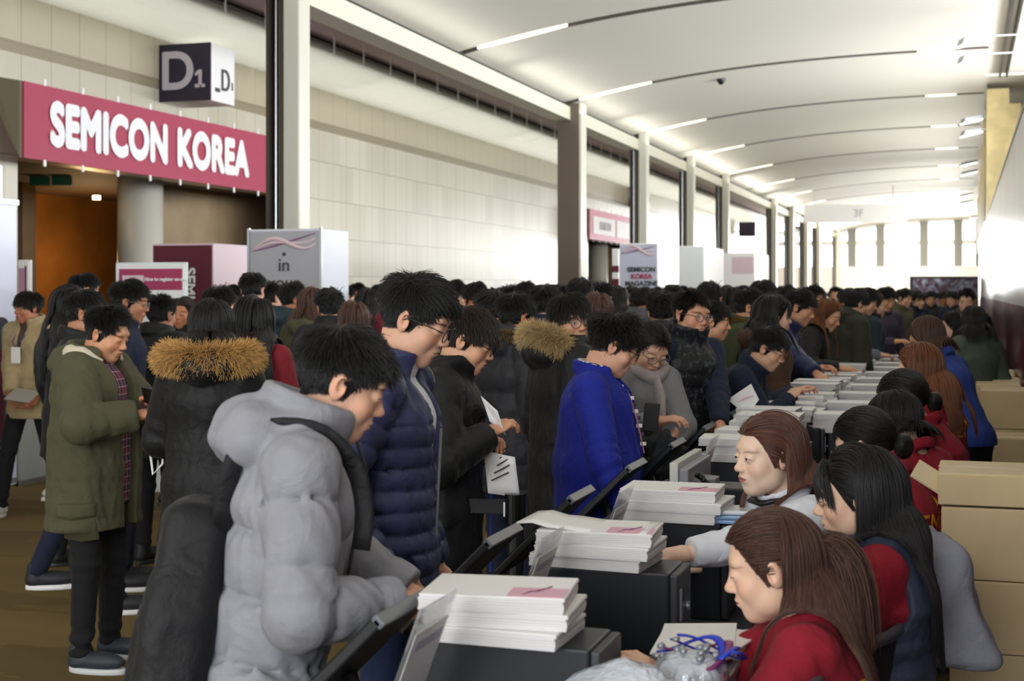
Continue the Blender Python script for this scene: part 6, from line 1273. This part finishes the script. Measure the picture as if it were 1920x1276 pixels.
crowd = [  # px, py, Z, rel, proto, coat, label
 (160, 545, 11.6, 15, 0, 'BLK', 'man with short black hair against the brown entrance'), (340, 588, 11.5, -110, 5, 'BLK', 'woman whose face shows beside the dark coat below the notice board'),
 (412, 574, 10.0, 35, 6, 'BLK', 'man with bushy black hair in front of the maroon display stand'), (434, 560, 14.0, -50, 1, 'CHC', 'person peeking between the display stand and the advert pillar'),
 (474, 544, 11.2, 70, 0, 'BLK', 'man with round black hair below the left edge of the in your pillar'), (507, 560, 12.0, 50, 4, 'NAV', 'man with cropped hair below the middle of the in your pillar'),
 (550, 562, 11.0, 20, 1, 'TEA', 'man in a pale hooded coat below the in your lettering'), (586, 576, 10.2, 60, 7, 'OLV', 'woman with chestnut hair behind the hair of the grey jacket man'),
 (620, 578, 9.4, 85, 2, 'BLK', 'man seen from behind in front of the pillar with the white side'), (648, 558, 16.5, 30, 0, 'BLK', 'small dark head below the white side of the pillar'),
 (671, 548, 21.0, -5, 1, 'BLK', 'far man in profile against the pale wall'), (664, 606, 8.6, 88, 7, 'BRN', 'person with brown hair right behind the grey jacket man'), (693, 568, 13.5, 60, 3, 'RED', 'person in dark red beside the tall man with glasses'), (716, 555, 16.0, 20, 2, 'BLK', 'dark haired person by the temple of the tall man with glasses'),
 (852, 556, 12.0, 5, 0, 'BLK', 'man in profile just right of the tall man with glasses'), (892, 562, 11.0, -70, 1, 'GRY', 'man looking down behind the young man with papers'),
 (922, 584, 8.5, 92, 2, 'BRN', 'man with straight black hair seen from behind over the papers reader'), (958, 563, 13.5, 40, 6, 'BLK', 'bushy haired man before the pale wall'),
 (986, 557, 12.5, -88, 1, 'BLK', 'person with a fringe facing the camera'), (1024, 574, 8.9, 55, 0, 'NAV', 'man with black hair left of the fur hooded man'),
 (1052, 560, 14.0, 80, 4, 'BLK', 'cropped haired man before the dark flat column'), (1090, 556, 10.8, 82, 2, 'CHC', 'man in charcoal at the foot of the dark flat column'), (1128, 562, 11.6, 65, 6, 'BLK', 'bushy haired man behind the cobalt blazer'),
 (1120, 592, 8.4, 95, 7, 'BRN', 'person with reddish brown hair between the two men in glasses'), (1162, 562, 14.8, 50, 3, 'BLK', 'woman below the left edge of the magazine pillar'), (1186, 560, 15.5, 90, 0, 'BLK', 'dark head below the SEMICON KOREA MAGAZINE pillar'), (1206, 566, 13.0, 45, 1, 'GRY', 'man in ash grey below the magazine pillar'),
 (1240, 586, 9.0, 90, 6, 'CHC', 'bushy dark head directly behind the woman with the scarf'), (1232, 558, 19.0, -60, 4, 'BLK', 'small far head beside the magazine pillar'), (1262, 560, 13.6, 70, 0, 'NAV', 'man in navy behind the man with thin glasses'),
 (1332, 561, 11.2, 85, 2, 'BLK', 'dark head above the navy sweater man'), (1370, 566, 12.6, 70, 3, 'BLK', 'dark haired woman before the white rounded booth'), (1392, 558, 16.0, 20, 1, 'CHC', 'man in charcoal before the second white booth'),
 (1432, 556, 12.0, 45, 0, 'BLK', 'tall man rising above the heads before the second white booth'), (1452, 592, 8.75, 20, 3, 'BRN', 'woman with long dark hair behind the leaning man in the navy coat'), (1475, 560, 14.5, 10, 2, 'CHC', 'man before the row of far columns'),
 (1524, 560, 15.0, -20, 6, 'BLK', 'bushy haired man left of the auburn haired woman'), (1590, 562, 16.5, -10, 1, 'NAV', 'man in navy under the 3F sign'), (1695, 560, 18.5, -30, 0, 'OLV', 'man in olive near the left edge of the far mural'),
 (1640, 574, 13.9, 10, 7, 'TEA', 'person in teal bending over the far counter'), (1720, 563, 19.5, -40, 3, 'NAV', 'woman in navy before the mural'), (1745, 561, 23.0, -80, 2, 'BLK', 'man before the middle of the mural'), (1768, 560, 25.0, -70, 1, 'BEI', 'person in beige before the mural'), (1786, 562, 22.0, -120, 0, 'NAV', 'man in navy before the right part of the mural'), (1812, 566, 14.5, -95, 4, 'BLK', 'man with cropped black hair at the end of the partition')]
def place(i, px, py, Z, rel, coat, label, group=None):
    root, P = protos[i]; az = YAW-math.atan((px-960)/F); head = W(px, py, Z); rz = az+math.radians(rel)-PI/2; k = max(.9, min(1.1, head.z/float(P.hc[2]))); cz, sz = math.cos(rz), math.sin(rz); hx, hy_ = float(P.hc[0])*k, float(P.hc[1])*k
    o = dup(root); o.location = (head.x-(hx*cz-hy_*sz), head.y-(hx*sz+hy_*cz), 0); o.rotation_euler = (0, 0, rz); o.scale = (k, k, k); o['label'] = label
    if group: o['group'] = group
    for c in o.children:
        if c.name.startswith('jacket'): c.material_slots[0].link = 'OBJECT'; c.material_slots[0].material = clo[coat]
    return o
for i, (hs, hc_, fm, ct) in enumerate(defs):
    r_, P_, _, _, _ = person('', 900+30*i, 560, 30+2*i, 60, dict(H=1.72-.08*fm, neck=8, hp=8, fem=fm), hair=(hs, hc_), tone=(SKM, SKD, '#cf9a7a', SKL)[i % 4], top=dict(mat=clo[ct], t=.03, hem=.25, collar=.05, hood=.9 if i % 2 else 0), legs=('dark', 0), res=.018, hres=.0065, nh=1800, hradius=.0026, scale=1.0, hands=('r', 'l') )
    r_['group'] = 'people waiting far back in the crowd'; protos.append((r_, P_))
FARL = 'dark coated person with dark hair standing far back in the crowd'
rs = np.random.RandomState(4); used = [(o.location.x, o.location.y) for o in C.objects if o.name.startswith('person') and o.location.y > 14]
for c_ in crowd:
    h_ = W(c_[0], c_[1], c_[2]); used.append((h_.x, h_.y))
def fill(i, r_=None):
    for _ in range(60):
        Z = rs.uniform(17, 46); px = rs.uniform(640, 1690); p = W(px, 548, Z)
        if not (-8.9 < p.x < -2.0) or abs(p.x+6.9) < .55: continue
        if any((p.x-a)**2+(p.y-b)**2 < .50 for a, b in used): continue
        if (abs(px-1200) < 75 and abs(Z-20.8) < 2) or (abs(px-1150) < 40 and abs(Z-24) < 1.5) or (1230 < px < 1490 and 28 < Z < 40): continue
        used.append((p.x, p.y)); return px, 548+(1.7-rs.uniform(1.54, 1.66))*F/Z, Z
    return None
for (px, py, Z, rel, pr, ct, lb) in crowd: place(pr, px, py, Z, rel, ct, lb, None)
for j in range(88):
    f_ = fill(j)
    if not f_: continue
    place(j % 8, f_[0], f_[1], f_[2], rs.uniform(-180, 180), rs.choice(['BLK', 'CHC', 'NAV', 'BLK', 'GRY', 'OLV']), FARL, 'people waiting far back in the crowd')
for i, (r_, P_) in enumerate(protos):
    f_ = fill(i); h_ = W(*f_); r_.location = (h_.x, h_.y, 0); r_['label'] = FARL
for o in list(C.objects):
    if o.get('label') and o.name.startswith('person') and o['label'] != FARL and 'group' in o: del o['group']
